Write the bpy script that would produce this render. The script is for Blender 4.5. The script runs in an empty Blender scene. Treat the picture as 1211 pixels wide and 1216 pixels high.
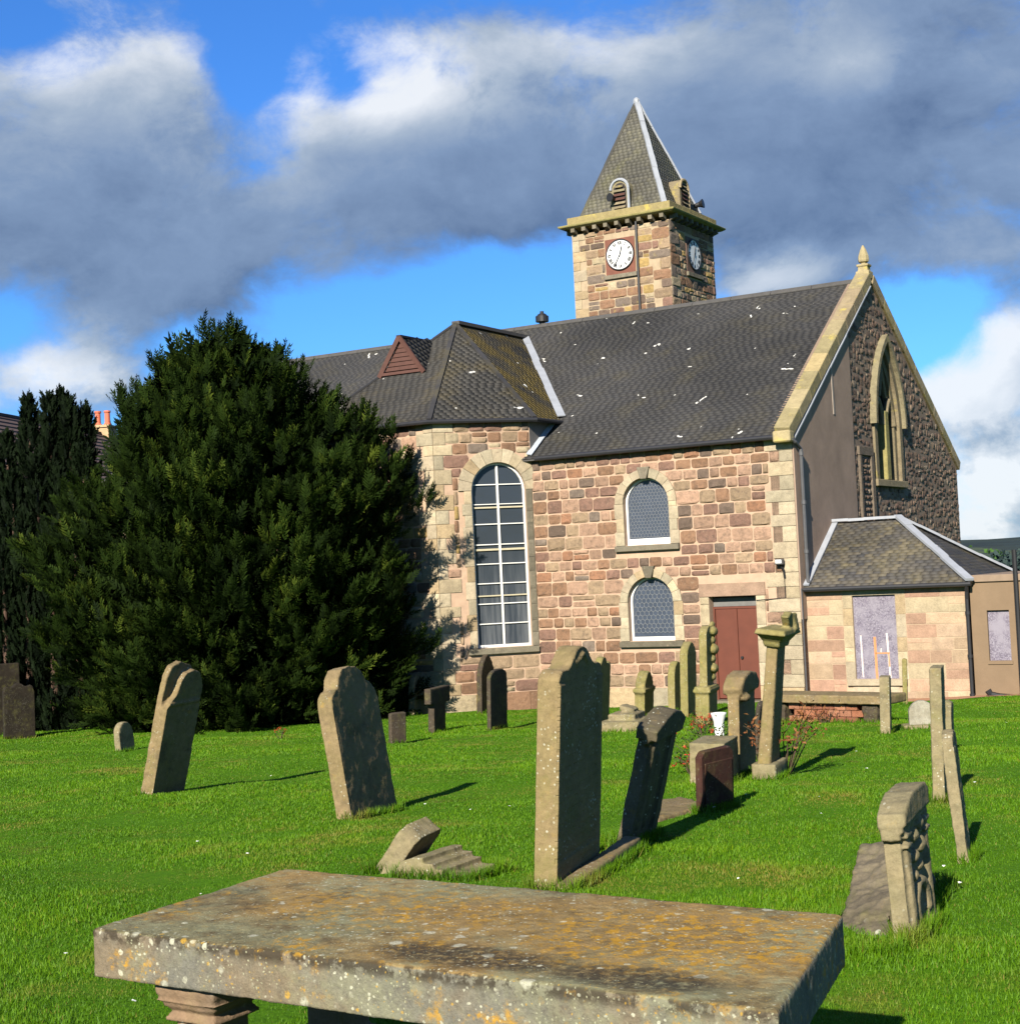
import bpy, bmesh, math, random
import numpy as np
from mathutils import Vector, Matrix, noise as mnoise
from mathutils.geometry import tessellate_polygon

random.seed(7)
RNG = np.random.default_rng(11)
sc = bpy.context.scene
COL = sc.collection
R = math.radians

# ------------------------------------------------------------------ camera
EYE = 1.55
F_PX, PITCH, ROLL = 1829.68, 0.0395, 0.0468        # focal length in px of a 1211 px wide frame
fw = Vector((0, math.cos(PITCH), math.sin(PITCH)))
up0 = Vector((0, -math.sin(PITCH), math.cos(PITCH)))
rt0 = Vector((1, 0, 0))
cr, sr = math.cos(ROLL), math.sin(ROLL)
rt, up = cr * rt0 - sr * up0, cr * up0 + sr * rt0
cam = bpy.data.cameras.new('camera')
cam_ob = bpy.data.objects.new('camera', cam)
COL.objects.link(cam_ob)
M = Matrix((rt, up, -fw)).transposed().to_4x4()
M.translation = Vector((0, 0, EYE))
cam_ob.matrix_world = M
cam.sensor_fit = 'HORIZONTAL'
cam.sensor_width = 36
cam.lens = 36 * F_PX / 1211
cam.clip_start = 0.1
cam.clip_end = 9000
sc.camera = cam_ob

# ------------------------------------------------------------------ exposure
sc.view_settings.view_transform = 'Standard'
sc.view_settings.look = 'None'
sc.view_settings.gamma = 1
sc.view_settings.use_curve_mapping = False
sc.view_settings.exposure = 1.45

# ------------------------------------------------------------------ node helper
class NT:
    def __init__(s, tree):
        s.t = tree
        s.n = tree.nodes
    def __call__(s, typ, inputs=None, **props):
        nd = s.n.new(typ)
        for k, v in props.items():
            setattr(nd, k, v)
        for k, v in (inputs or {}).items():
            s.set(nd.inputs[k], v)
        return nd
    def set(s, sock, v):
        if isinstance(v, bpy.types.NodeSocket):
            s.t.links.new(v, sock)
        elif isinstance(v, bpy.types.Node):
            s.t.links.new(v.outputs[0], sock)
        else:
            if sock.type == 'RGBA' and len(v) == 3:
                v = (*v, 1)
            sock.default_value = v
    def math(s, op, a, b=None, c=None, clamp=False):
        nd = s.n.new('ShaderNodeMath')
        nd.operation = op
        nd.use_clamp = clamp
        for i, v in enumerate((a, b, c)):
            if v is not None:
                s.set(nd.inputs[i], v)
        return nd.outputs[0]
    def vmath(s, op, a, b=None):
        nd = s.n.new('ShaderNodeVectorMath')
        nd.operation = op
        s.set(nd.inputs[0], a)
        if b is not None:
            s.set(nd.inputs[1], b)
        return nd
    def mix(s, fac, a, b, blend='MIX'):
        nd = s.n.new('ShaderNodeMix')
        nd.data_type = 'RGBA'
        nd.blend_type = blend
        s.set(nd.inputs['Factor'], fac)
        for nm, v in (('A', a), ('B', b)):
            sock = [i for i in nd.inputs if i.name == nm and i.type == 'RGBA'][0]
            s.set(sock, v)
        return [o for o in nd.outputs if o.type == 'RGBA'][0]
    def ramp(s, fac, stops, interp='LINEAR'):
        nd = s.n.new('ShaderNodeValToRGB')
        cr_ = nd.color_ramp
        cr_.interpolation = interp
        while len(cr_.elements) < len(stops):
            cr_.elements.new(0.5)
        for e, (p, c) in zip(cr_.elements, stops):
            e.position = p
            e.color = (*c, 1) if len(c) == 3 else c
        s.set(nd.inputs[0], fac)
        return nd.outputs[0]
    def noise(s, vec, scale, detail=4, rough=0.55, dist=0.0, w=None):
        nd = s.n.new('ShaderNodeTexNoise')
        if w is not None:
            nd.noise_dimensions = '4D'
            s.set(nd.inputs['W'], w)
        if vec is not None:
            s.set(nd.inputs['Vector'], vec)
        nd.inputs['Scale'].default_value = scale
        nd.inputs['Detail'].default_value = detail
        nd.inputs['Roughness'].default_value = rough
        nd.inputs['Distortion'].default_value = dist
        return nd.outputs[0]
    def voro(s, vec, scale, feature='F1', rnd=1.0):
        nd = s.n.new('ShaderNodeTexVoronoi')
        nd.feature = feature
        s.set(nd.inputs['Vector'], vec)
        nd.inputs['Scale'].default_value = scale
        nd.inputs['Randomness'].default_value = rnd
        return nd
    def sstep(s, v, a, b):
        nd = s.n.new('ShaderNodeMapRange')
        nd.interpolation_type = 'SMOOTHSTEP'
        s.set(nd.inputs['Value'], v)
        nd.inputs['From Min'].default_value = a
        nd.inputs['From Max'].default_value = b
        return nd.outputs[0]

# ------------------------------------------------------------------ sun and sky
SUN_EL, SUN_AZ = R(27.5), R(21)          # sun behind the camera, to its left
to_sun = Vector((-math.sin(SUN_AZ) * math.cos(SUN_EL), -math.cos(SUN_AZ) * math.cos(SUN_EL), math.sin(SUN_EL)))
sun = bpy.data.lights.new('sun', 'SUN')
sun.energy = 5.0
sun.angle = R(0.55)
sun.color = (1.0, 0.93, 0.80)
sun_ob = bpy.data.objects.new('sun', sun)
sun_ob.rotation_euler = (-to_sun).to_track_quat('-Z', 'Y').to_euler()
sun_ob.location = (-20, -30, 30)
COL.objects.link(sun_ob)

def px_dir(x, y):
    """direction of a place in the sky, seen from the yard"""
    return ((x - 605.5) / F_PX * rt - (y - 608) / F_PX * up + fw).normalized()

world = bpy.data.worlds.new('World')
sc.world = world
world.use_nodes = True
wt = NT(world.node_tree)
wt.n.clear()

def cloud_group():
    g = bpy.data.node_groups.new('cloud_density', 'ShaderNodeTree')
    g.interface.new_socket('Vector', in_out='INPUT', socket_type='NodeSocketVector')
    g.interface.new_socket('Density', in_out='OUTPUT', socket_type='NodeSocketFloat')
    t = NT(g)
    gi, go = t('NodeGroupInput'), t('NodeGroupOutput')
    v = gi.outputs[0]
    st = t.vmath('MULTIPLY', v, (1.0, 1.0, 1.45)).outputs[0]
    warp = t('ShaderNodeTexNoise', {'Vector': st, 'Scale': 5.0, 'Detail': 3.0})
    wv = t.vmath('SCALE', t.vmath('SUBTRACT', warp.outputs['Color'], (0.5, 0.5, 0.5)).outputs[0])
    wv.inputs['Scale'].default_value = 0.10
    st = t.vmath('ADD', st, wv.outputs[0]).outputs[0]
    n1 = t.noise(st, 4.6, 10, 0.56)
    n2 = t.noise(t.vmath('ADD', st, (7.3, 1.1, 4.2)).outputs[0], 15.0, 9, 0.64)
    d = t.math('ADD', n1, t.math('MULTIPLY', t.math('SUBTRACT', n2, 0.5), 0.56))
    # where the big banks of cloud and the clear gaps lie: (x, y, half width, half height, amount)
    blobs = [(90, 190, 230, 150, .16), (130, 235, 150, 100, .15), (430, 150, 190, 95, .17), (190, 310, 190, 80, .18), (60, 420, 90, 60, .08), (560, 210, 140, 70, .16),
             (1010, 170, 260, 110, .26), (1130, 40, 170, 90, .18), (800, 130, 150, 90, .14), (870, 250, 100, 45, .14),
             (1190, 560, 90, 95, .30), (915, 325, 65, 32, .22), (1195, 390, 45, 45, .2), (1120, 460, 45, 25, .16),
             (100, 455, 100, 45, .18), (1120, 300, 90, 26, .12),
             (590, 345, 120, 40, -.36), (450, 385, 110, 36, -.34), (1085, 400, 60, 38, -.26), (1150, 352, 70, 26, -.20),
             (278, 40, 34, 50, -.26), (712, 120, 60, 150, -.22), (300, 120, 38, 120, -.13), (640, 330, 60, 40, -.1), (640, 8, 190, 26, -.16), (20, 28, 36, 24, -.30), (235, 425, 60, 22, -.14), (600, 230, 60, 40, .1),
             (15, 385, 60, 30, -.22), (410, 92, 26, 22, -.18), (850, 30, 70, 26, -.14), (930, 60, 90, 30, -.06)]
    for x, y, sx, sy, a in blobs:
        c = px_dir(x, y)
        dv = t.vmath('MULTIPLY', t.vmath('SUBTRACT', v, tuple(c)).outputs[0], (F_PX / sx, F_PX / sx, F_PX / sy)).outputs[0]
        l2 = t.vmath('DOT_PRODUCT', dv, dv).outputs['Value']
        d = t.math('ADD', d, t.math('MULTIPLY', t.math('EXPONENT', t.math('MULTIPLY', l2, -0.7)), a))
    t.set(go.inputs[0], d)
    return g

CG = cloud_group()
tcw = wt('ShaderNodeTexCoord')
dirv = tcw.outputs['Generated']
sky = wt('ShaderNodeTexSky')
sky.sky_type = 'NISHITA'
sky.sun_disc = False
sky.sun_elevation = SUN_EL
sky.sun_rotation = math.pi + SUN_AZ
sky.altitude = 50
sky.air_density = 1.0
sky.dust_density = 0.4
sky.ozone_density = 2.5
g1 = wt('ShaderNodeGroup', {}, node_tree=CG)
wt.set(g1.inputs[0], dirv)
g2 = wt('ShaderNodeGroup', {}, node_tree=CG)
wt.set(g2.inputs[0], wt.vmath('ADD', dirv, (-0.020, 0.0, 0.026)).outputs[0])
d1, d2 = g1.outputs[0], g2.outputs[0]
mask = wt.sstep(d1, 0.445, 0.735)
lit = wt.math('MULTIPLY_ADD', wt.math('SUBTRACT', d1, d2), 1.45, 0.34, clamp=True)
thick = wt.sstep(d1, 0.60, 0.92)
lit2 = wt.math('MULTIPLY', lit, wt.math('SUBTRACT', 1.0, wt.math('MULTIPLY', thick, 0.52)), clamp=True)
sep = wt('ShaderNodeSeparateXYZ', {0: dirv})
low = wt.sstep(sep.outputs['Z'], 0.16, 0.02)
lit3 = wt.math('ADD', lit2, wt.math('MULTIPLY', low, 0.22))
# thinner cloud where the sun comes through: (x, y, half width, half height, amount)
for x, y, sx, sy, a in [(85, 10, 95, 50, .50), (365, 62, 70, 42, .36), (470, 100, 70, 42, .60), (1010, 72, 80, 30, .26), (915, 325, 70, 34, .45), (1180, 560, 110, 110, .55),
                        (110, 455, 85, 45, .45), (1190, 385, 60, 40, .35), (730, 60, 90, 50, .18), (190, 130, 120, 60, .14), (600, 105, 80, 40, .15)]:
    c = px_dir(x, y)
    dv = wt.vmath('MULTIPLY', wt.vmath('SUBTRACT', dirv, tuple(c)).outputs[0], (F_PX / sx, F_PX / sx, F_PX / sy)).outputs[0]
    l2 = wt.vmath('DOT_PRODUCT', dv, dv).outputs['Value']
    wobb = wt.math('MULTIPLY_ADD', wt.math('SUBTRACT', d1, d2), 3.5, 0.75, clamp=True)
    lit3 = wt.math('ADD', lit3, wt.math('MULTIPLY', wt.math('MULTIPLY', wt.math('EXPONENT', wt.math('MULTIPLY', l2, -0.7)), a), wobb), clamp=True)
cloud_col = wt.ramp(lit3, [(0.0, (0.045, 0.067, 0.110)), (0.3, (0.086, 0.119, 0.174)), (0.55, (0.150, 0.180, 0.218)), (1.0, (0.33, 0.34, 0.35))])
sky_lin = wt.vmath('MULTIPLY', sky.outputs[0], (0.0168, 0.0372, 0.066)).outputs[0]     # Nishita sky at its own strength, a little bluer
final = wt.mix(wt.math('MULTIPLY', mask, 0.93), sky_lin, cloud_col)
sc10 = wt.vmath('SCALE', final)
sc10.inputs['Scale'].default_value = 10.0
bg = wt('ShaderNodeBackground', {'Color': sc10.outputs[0], 'Strength': 0.1})
wo = wt('ShaderNodeOutputWorld', {'Surface': bg})

# ------------------------------------------------------------------ object helpers
def link(o, parent=None):
    COL.objects.link(o)
    if parent is not None:
        o.parent = parent
    return o

def empty(name, loc, rz=0.0, label=None, cat=None, group=None):
    o = bpy.data.objects.new(name, None)
    o.empty_display_size = 0.2
    o.location = loc
    o.rotation_euler = (0, 0, rz)
    link(o)
    tag(o, label, cat, group)
    return o

def tag(o, label=None, cat=None, group=None, kind=None):
    if label: o['label'] = label
    if cat: o['category'] = cat
    if group: o['group'] = group
    if kind: o['kind'] = kind
    return o

def box_vf(x0, x1, y0, y1, z0, z1):
    v = [(x0, y0, z0), (x1, y0, z0), (x1, y1, z0), (x0, y1, z0), (x0, y0, z1), (x1, y0, z1), (x1, y1, z1), (x0, y1, z1)]
    f = [(0, 3, 2, 1), (4, 5, 6, 7), (0, 1, 5, 4), (1, 2, 6, 5), (2, 3, 7, 6), (3, 0, 4, 7)]
    return v, f

class MB:
    """collects shapes; build() links them as one mesh object"""
    def __init__(s):
        s.v, s.f = [], []
    def add(s, v, f):
        n = len(s.v)
        s.v += [tuple(p) for p in v]
        s.f += [tuple(i + n for i in q) for q in f]
        return s
    def box(s, x0, x1, y0, y1, z0, z1):
        return s.add(*box_vf(x0, x1, y0, y1, z0, z1))
    def boxm(s, m, sx, sy, sz):
        v, f = box_vf(-sx / 2, sx / 2, -sy / 2, sy / 2, -sz / 2, sz / 2)
        return s.add([m @ Vector(p) for p in v], f)
    def tube(s, pts, r, n=8, caps=True):
        pts = [Vector(p) for p in pts]
        rs = r if isinstance(r, (list, tuple)) else [r] * len(pts)
        base = len(s.v)
        for i, p in enumerate(pts):
            d = (pts[min(i + 1, len(pts) - 1)] - pts[max(i - 1, 0)]).normalized()
            a = d.orthogonal().normalized() if i == 0 else (a - a.dot(d) * d).normalized()
            b = d.cross(a)
            for k in range(n):
                t = 2 * math.pi * k / n
                s.v.append(tuple(p + rs[i] * (math.cos(t) * a + math.sin(t) * b)))
        for i in range(len(pts) - 1):
            for k in range(n):
                k2 = (k + 1) % n
                s.f.append((base + i * n + k, base + i * n + k2, base + (i + 1) * n + k2, base + (i + 1) * n + k))
        if caps:
            s.f.append(tuple(base + k for k in reversed(range(n))))
            s.f.append(tuple(base + (len(pts) - 1) * n + k for k in range(n)))
        return s
    def lathe(s, prof, n=12, c=(0, 0, 0), sq=False):
        base = len(s.v)
        for r, z in prof:
            for k in range(n):
                t = 2 * math.pi * (k + (0.5 if sq else 0)) / n
                s.v.append((c[0] + r * math.cos(t), c[1] + r * math.sin(t), c[2] + z))
        for i in range(len(prof) - 1):
            for k in range(n):
                k2 = (k + 1) % n
                s.f.append((base + i * n + k, base + i * n + k2, base + (i + 1) * n + k2, base + (i + 1) * n + k))
        s.f.append(tuple(base + k for k in reversed(range(n))))
        s.f.append(tuple(base + (len(prof) - 1) * n + k for k in range(n)))
        return s
    def prism(s, poly, fn, d0, d1):
        """poly: 2D outline; fn(a, b, d) -> point; extruded from d0 (front) to d1"""
        n = len(poly)
        v = [fn(a, b, d0) for a, b in poly] + [fn(a, b, d1) for a, b in poly]
        f = [tuple(range(n)), tuple(range(2 * n - 1, n - 1, -1))]
        f += [(i, i + n, (i + 1) % n + n, (i + 1) % n) for i in range(n)]
        return s.add(v, f)
    def build(s, name, mat, parent=None, smooth=False, bevel=0, fixn=True, seg=1):
        me = bpy.data.meshes.new(name)
        me.from_pydata(s.v, [], s.f)
        if fixn:
            bm = bmesh.new()
            bm.from_mesh(me)
            bmesh.ops.recalc_face_normals(bm, faces=bm.faces)
            bm.to_mesh(me)
            bm.free()
        if mat is not None:
            me.materials.append(mat)
        if smooth:
            me.polygons.foreach_set('use_smooth', [True] * len(me.polygons))
        o = bpy.data.objects.new(name, me)
        link(o, parent)
        if bevel:
            md = o.modifiers.new('bevel', 'BEVEL')
            md.width = bevel
            md.segments = seg
            md.limit_method = 'ANGLE'
        return o

def np_mesh(name, V, F, mat, parent=None, attrs=None, smooth=False):
    """V (n,3), F (m,k) arrays"""
    me = bpy.data.meshes.new(name)
    V = np.asarray(V, np.float32)
    F = np.asarray(F, np.int32)
    k = F.shape[1]
    me.vertices.add(len(V))
    me.vertices.foreach_set('co', V.ravel())
    me.loops.add(F.size)
    me.loops.foreach_set('vertex_index', F.ravel())
    me.polygons.add(len(F))
    me.polygons.foreach_set('loop_start', np.arange(0, F.size, k, dtype=np.int32))
    if smooth:
        me.polygons.foreach_set('use_smooth', np.ones(len(F), bool))
    me.update(calc_edges=True)
    for nm, (dom, arr) in (attrs or {}).items():
        a = me.attributes.new(nm, 'FLOAT', dom)
        a.data.foreach_set('value', np.asarray(arr, np.float32).ravel())
    me.materials.append(mat)
    o = bpy.data.objects.new(name, me)
    return link(o, parent)

# ------------------------------------------------------------------ materials
def mat_new(name):
    m = bpy.data.materials.new(name)
    m.use_nodes = True
    t = NT(m.node_tree)
    t.n.clear()
    out = t('ShaderNodeOutputMaterial')
    b = t('ShaderNodeBsdfPrincipled')
    t.set(out.inputs[0], b.outputs[0])
    b.inputs['Specular IOR Level'].default_value = 0.25
    return m, t, b

def bump(t, b, h, strength=0.4, dist=0.02):
    bp = t('ShaderNodeBump', {'Height': h, 'Strength': strength, 'Distance': dist})
    t.set(b.inputs['Normal'], bp.outputs[0])

def plain(name, col, rough=0.6, metal=0.0, var=0.25, nscale=6.0, bumpy=0.0, spec=0.25):
    m, t, b = mat_new(name)
    pos = t('ShaderNodeNewGeometry').outputs['Position']
    n = t.noise(pos, nscale, 5, 0.6)
    k = t.math('MULTIPLY_ADD', n, var * 2, 1 - var)
    c = t.vmath('SCALE', (*col,))
    t.set(c.inputs['Scale'], k)
    t.set(b.inputs['Base Color'], c.outputs[0])
    b.inputs['Roughness'].default_value = rough
    b.inputs['Metallic'].default_value = metal
    b.inputs['Specular IOR Level'].default_value = spec
    if bumpy:
        bump(t, b, t.noise(pos, nscale * 6, 5, 0.65), bumpy, 0.01)
    return m

def masonry(name, stops, dark=0.55, pale_edge=0.0, lich=0.0, nscale=9.0, bstr=0.55):
    """a stone of one of several tones (each object its own), mottled and weathered"""
    m, t, b = mat_new(name)
    pos = t('ShaderNodeNewGeometry').outputs['Position']
    oi = t('ShaderNodeObjectInfo')
    at = t('ShaderNodeAttribute', attribute_name='tone')
    rnd = t.math('FRACT', t.math('ADD', oi.outputs['Random'], at.outputs['Fac']))
    n = len(stops)
    base = t.ramp(rnd, [(i / n, c) for i, c in enumerate(stops)], 'CONSTANT')
    hs = t('ShaderNodeHueSaturation', {'Color': base, 'Value': t.math('MULTIPLY_ADD', t.math('FRACT', t.math('MULTIPLY', rnd, 37.7)), 0.34, 0.83)})
    big = t.noise(pos, nscale, 6, 0.65)
    fine = t.noise(pos, nscale * 7, 4, 0.7)
    k = t.math('ADD', t.math('MULTIPLY_ADD', big, 0.9, 0.35), t.math('MULTIPLY_ADD', fine, 0.7, -0.15))
    c = t.vmath('SCALE', hs.outputs[0])
    t.set(c.inputs['Scale'], t.math('MULTIPLY', k, 0.65))
    col = c.outputs[0]
    soot = t.sstep(t.noise(pos, nscale * 0.9, 8, 0.74, w=3.1), 0.46, 0.66)
    col = t.mix(t.math('MULTIPLY', soot, dark * .7), col, (0.055, 0.041, 0.032))
    pal = t.sstep(t.noise(pos, nscale * 1.6, 7, 0.74, w=8.0), 0.56, 0.70)
    col = t.mix(t.math('MULTIPLY', pal, 0.55), col, (0.27, 0.205, 0.135))
    if lich:
        yl = t.sstep(t.noise(pos, nscale * 0.5, 6, 0.7, w=5.0), 0.56, 0.66)
        col = t.mix(t.math('MULTIPLY', yl, lich), col, (0.30, 0.24, 0.06))
    t.set(b.inputs['Base Color'], col)
    b.inputs['Roughness'].default_value = 0.92
    b.inputs['Specular IOR Level'].default_value = 0.15
    bump(t, b, t.math('ADD', fine, t.math('MULTIPLY', big, 1.5)), bstr * 1.3, 0.03)
    return m

PINK, BROWN, DARKS, PURP, PALE, ORNG, GREY, OCHR = ((.35, .222, .152), (.235, .135, .082), (.14, .10, .076), (.215, .125, .092), (.42, .34, .22),
                                                   (.33, .17, .10), (.18, .14, .11), (.38, .26, .10))
TAN = (.31, .22, .14)
M_RUB = masonry('rubble_sandstone', [PINK, BROWN, TAN, PURP, DARKS, PINK, BROWN, PURP, PINK, TAN, PINK, PINK, PURP, BROWN, TAN, PURP, BROWN, PINK, GREY, DARKS, BROWN, ORNG, PINK, PINK], 0.8)
M_PALE = masonry('pale_freestone', [PALE, (.38, .31, .21), (.42, .35, .24), (.36, .27, .16), (.40, .33, .23), (.34, .29, .2)], 0.30, nscale=5, bstr=0.35)
M_APSE = masonry('apse_sandstone', [BROWN, TAN, PINK, PALE, BROWN, GREY, OCHR, TAN, PURP, PALE, BROWN, TAN], 0.4)
M_TOW = masonry('tower_sandstone', [BROWN, TAN, PURP, GREY, OCHR, BROWN, DARKS, PALE, PURP, TAN, BROWN, GREY], 0.5, lich=0.3)
M_ANX = masonry('session_house_ashlar', [(.37, .245, .165), (.35, .22, .15), PALE, (.39, .28, .19), (.33, .2, .14), (.36, .26, .17), PALE], 0.10, nscale=4, bstr=0.25)
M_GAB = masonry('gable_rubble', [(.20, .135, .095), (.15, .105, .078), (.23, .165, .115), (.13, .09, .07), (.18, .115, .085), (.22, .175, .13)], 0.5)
M_MORT = plain('lime_mortar', (.29, .20, .138), 0.95, var=0.3, nscale=5, bumpy=0.4)
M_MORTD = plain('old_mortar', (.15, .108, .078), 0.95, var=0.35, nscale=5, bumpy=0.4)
M_MORTT = plain('tower_mortar', (0.245, 0.187, 0.122), 0.95, var=0.35, nscale=5, bumpy=0.4)
M_MORTA = plain('annexe_mortar', (0.288, 0.216, 0.144), 0.95, var=0.2, nscale=5, bumpy=0.3)
M_HARL = plain('brown_harl', (0.216, 0.153, 0.113), 0.95, var=0.35, nscale=1.6, bumpy=0.5)
M_HARL2 = plain('tan_harl', (0.132, 0.091, 0.056), 0.95, var=0.22, nscale=2.2, bumpy=0.5)
M_LEAD = plain('pale_lead', (.205, .215, .235), 0.55, 0.0, 0.25, 3)
M_GUT = plain('black_gutter_paint', (.016, .016, .018), 0.45, var=0.3)
M_PIPE = plain('grey_pipe_paint', (.055, .055, .058), 0.45, var=0.3)
M_WHITE = plain('white_paint', (0.468, 0.459, 0.432), 0.5, var=0.12, nscale=14)
M_DOOR = plain('oxide_red_paint', (.080, .023, .013), 0.55, var=0.25, nscale=3)
M_DORM = plain('dormer_brown_red', (.060, .026, .019), 0.7, var=0.3, nscale=8)
M_GLASS = plain('dark_glass', (.018, .026, .040), 0.12, var=0.4, nscale=3, spec=0.6)
def curtain_glass():
    m, t, b = mat_new('curtained_glass')
    pos = t('ShaderNodeNewGeometry').outputs['Position']
    n = t.noise(t.vmath('MULTIPLY', pos, (9, 9, .5)).outputs[0], 1.0, 4, .6)
    z = t('ShaderNodeSeparateXYZ', {0: pos}).outputs['Z']
    lowr = t.sstep(z, 2.6, .2)
    c = t.mix(t.math('MULTIPLY', lowr, t.sstep(n, .35, .65)), (.024, .029, .036), (.066, .071, .077))
    t.set(b.inputs['Base Color'], c)
    t.set(b.inputs['Roughness'], t.math('MULTIPLY_ADD', lowr, .2, .10))
    bump(t, b, t.noise(pos, 1.7, 2), .12, .05)
    return m
M_CURT = curtain_glass()
M_GLASS2 = plain('guarded_glass', (.030, .038, .055), 0.35, var=0.5, nscale=9, spec=0.5)
M_CAME = plain('lead_came', (.13, .135, .14), 0.6, var=0.3, nscale=12)
M_TRANS = plain('grey_transom_board', (.10, .095, .09), 0.8, var=0.4)
M_BLACK = plain('black_iron', (.012, .012, .013), 0.5, var=0.2)
M_DARKIN = plain('dark_opening', (.022, .018, .017), 0.8, var=0.3)  # flat dark panel drawn as the opening behind the louvres
M_COPE = masonry('skew_coping', [(.33, .27, .15), (.30, .25, .13), (.36, .28, .14), (.32, .25, .15)], 0.25, lich=0.7, nscale=4, bstr=0.35)
M_CORN = masonry('mossy_cornice', [(.30, .26, .10), (.26, .23, .09), (.32, .26, .12)], 0.30, lich=0.9, nscale=4, bstr=0.4)
M_SILL = masonry('grey_sill', [(.16, .14, .10), (.19, .165, .12)], 0.4, nscale=6, bstr=0.4)
M_REDP = plain('red_clock_panel', (.115, .045, .030), 0.85, var=0.35, nscale=6, bumpy=0.2)

def board_mat():
    m, t, b = mat_new('particle_board')
    pos = t('ShaderNodeNewGeometry').outputs['Position']
    v = t.voro(pos, 42)
    c = t.ramp(v.outputs['Color'], [(0, (.06, .052, .068)), (.5, (.115, .10, .128)), (1, (.20, .185, .21))])
    c = t.mix(t.sstep(t.noise(pos, 2.2, 4), .45, .7), c, (.165, .15, .175))
    t.set(b.inputs['Base Color'], c)
    b.inputs['Roughness'].default_value = 0.85
    return m
M_BOARD = board_mat()

def slate_mat(name, stops, moss=0.5, splat=0.0, mossc=(.15, .115, .02), mlo=0.0):
    m, t, b = mat_new(name)
    pos = t('ShaderNodeNewGeometry').outputs['Position']
    at = t('ShaderNodeAttribute', attribute_name='tone')
    base = t.ramp(at.outputs['Fac'], [(i / max(1, len(stops) - 1), c) for i, c in enumerate(stops)])
    n = t.noise(pos, 48, 4, 0.7)
    c = t.vmath('SCALE', base)
    wash = t.math('MULTIPLY_ADD', t.sstep(t.noise(pos, 0.35, 5, 0.6, w=2.0), .3, .7), .7, .65)
    t.set(c.inputs['Scale'], t.math('MULTIPLY', wash, t.math('MULTIPLY_ADD', n, 0.7, 0.50)))
    col = c.outputs[0]
    big = t.noise(pos, 0.9, 6, 0.65)
    lic = t.math('MULTIPLY', t.sstep(big, 0.47 + mlo, 0.70 + mlo), t.sstep(t.noise(pos, 34, 5, 0.75), 0.36 + mlo * .4, 0.66 + mlo * .4))
    col = t.mix(t.math('MULTIPLY', lic, moss), col, mossc)
    if splat:
        v = t.voro(t.vmath('ADD', t.vmath('MULTIPLY', pos, (1.0, 0.8, 0.8)).outputs[0],
                           t('ShaderNodeTexNoise', {'Vector': pos, 'Scale': 2.0}).outputs['Color']).outputs[0], 1.55)
        wob = t.math('ADD', v.outputs['Distance'], t.math('MULTIPLY', t.noise(pos, 9, 3), 0.14))
        rr = t('ShaderNodeSeparateColor', {0: v.outputs['Color']})
        big_ok = t.math('GREATER_THAN', rr.outputs[0], 0.25)
        sp = t.math('MULTIPLY', t.sstep(wob, 0.165 + splat, 0.135 + splat), big_ok)
        col = t.mix(sp, col, (.42, .41, .38))
    t.set(b.inputs['Base Color'], col)
    b.inputs['Roughness'].default_value = 0.75
    b.inputs['Specular IOR Level'].default_value = 0.3
    bump(t, b, n, 0.15, 0.01)
    return m
M_SLATE = slate_mat('nave_slate', [(.019, .0185, .019), (.022, .021, .021), (.020, .0195, .020), (.025, .0235, .022), (.021, .020, .020)], 0.60, 0.012, (.048, .040, .018))
M_SLATE_A = slate_mat('apse_slate', [(.021, .020, .019), (.026, .024, .021), (.024, .0225, .020), (.029, .026, .022)], 0.6, 0.02, (.075, .055, .014))
M_SLATE_M = slate_mat('mossy_slate', [(.020, .019, .018), (.034, .030, .022), (.045, .037, .022)], 1.0, 0.03, (.11, .075, .008), -.09)
M_SLATE_T = slate_mat('spire_slate', [(.055, .052, .045), (.08, .075, .06), (.066, .062, .05), (.095, .088, .064)], 0.55, 0, (.16, .15, .05))
M_SLATE_X = slate_mat('annexe_slate', [(.026, .025, .026), (.052, .046, .037), (.034, .032, .032), (.075, .063, .043), (.037, .034, .032)], 0.35)
M_RIDGE = plain('ridge_stone', (.05, .047, .044), 0.85, var=0.4, bumpy=0.4)

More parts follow.
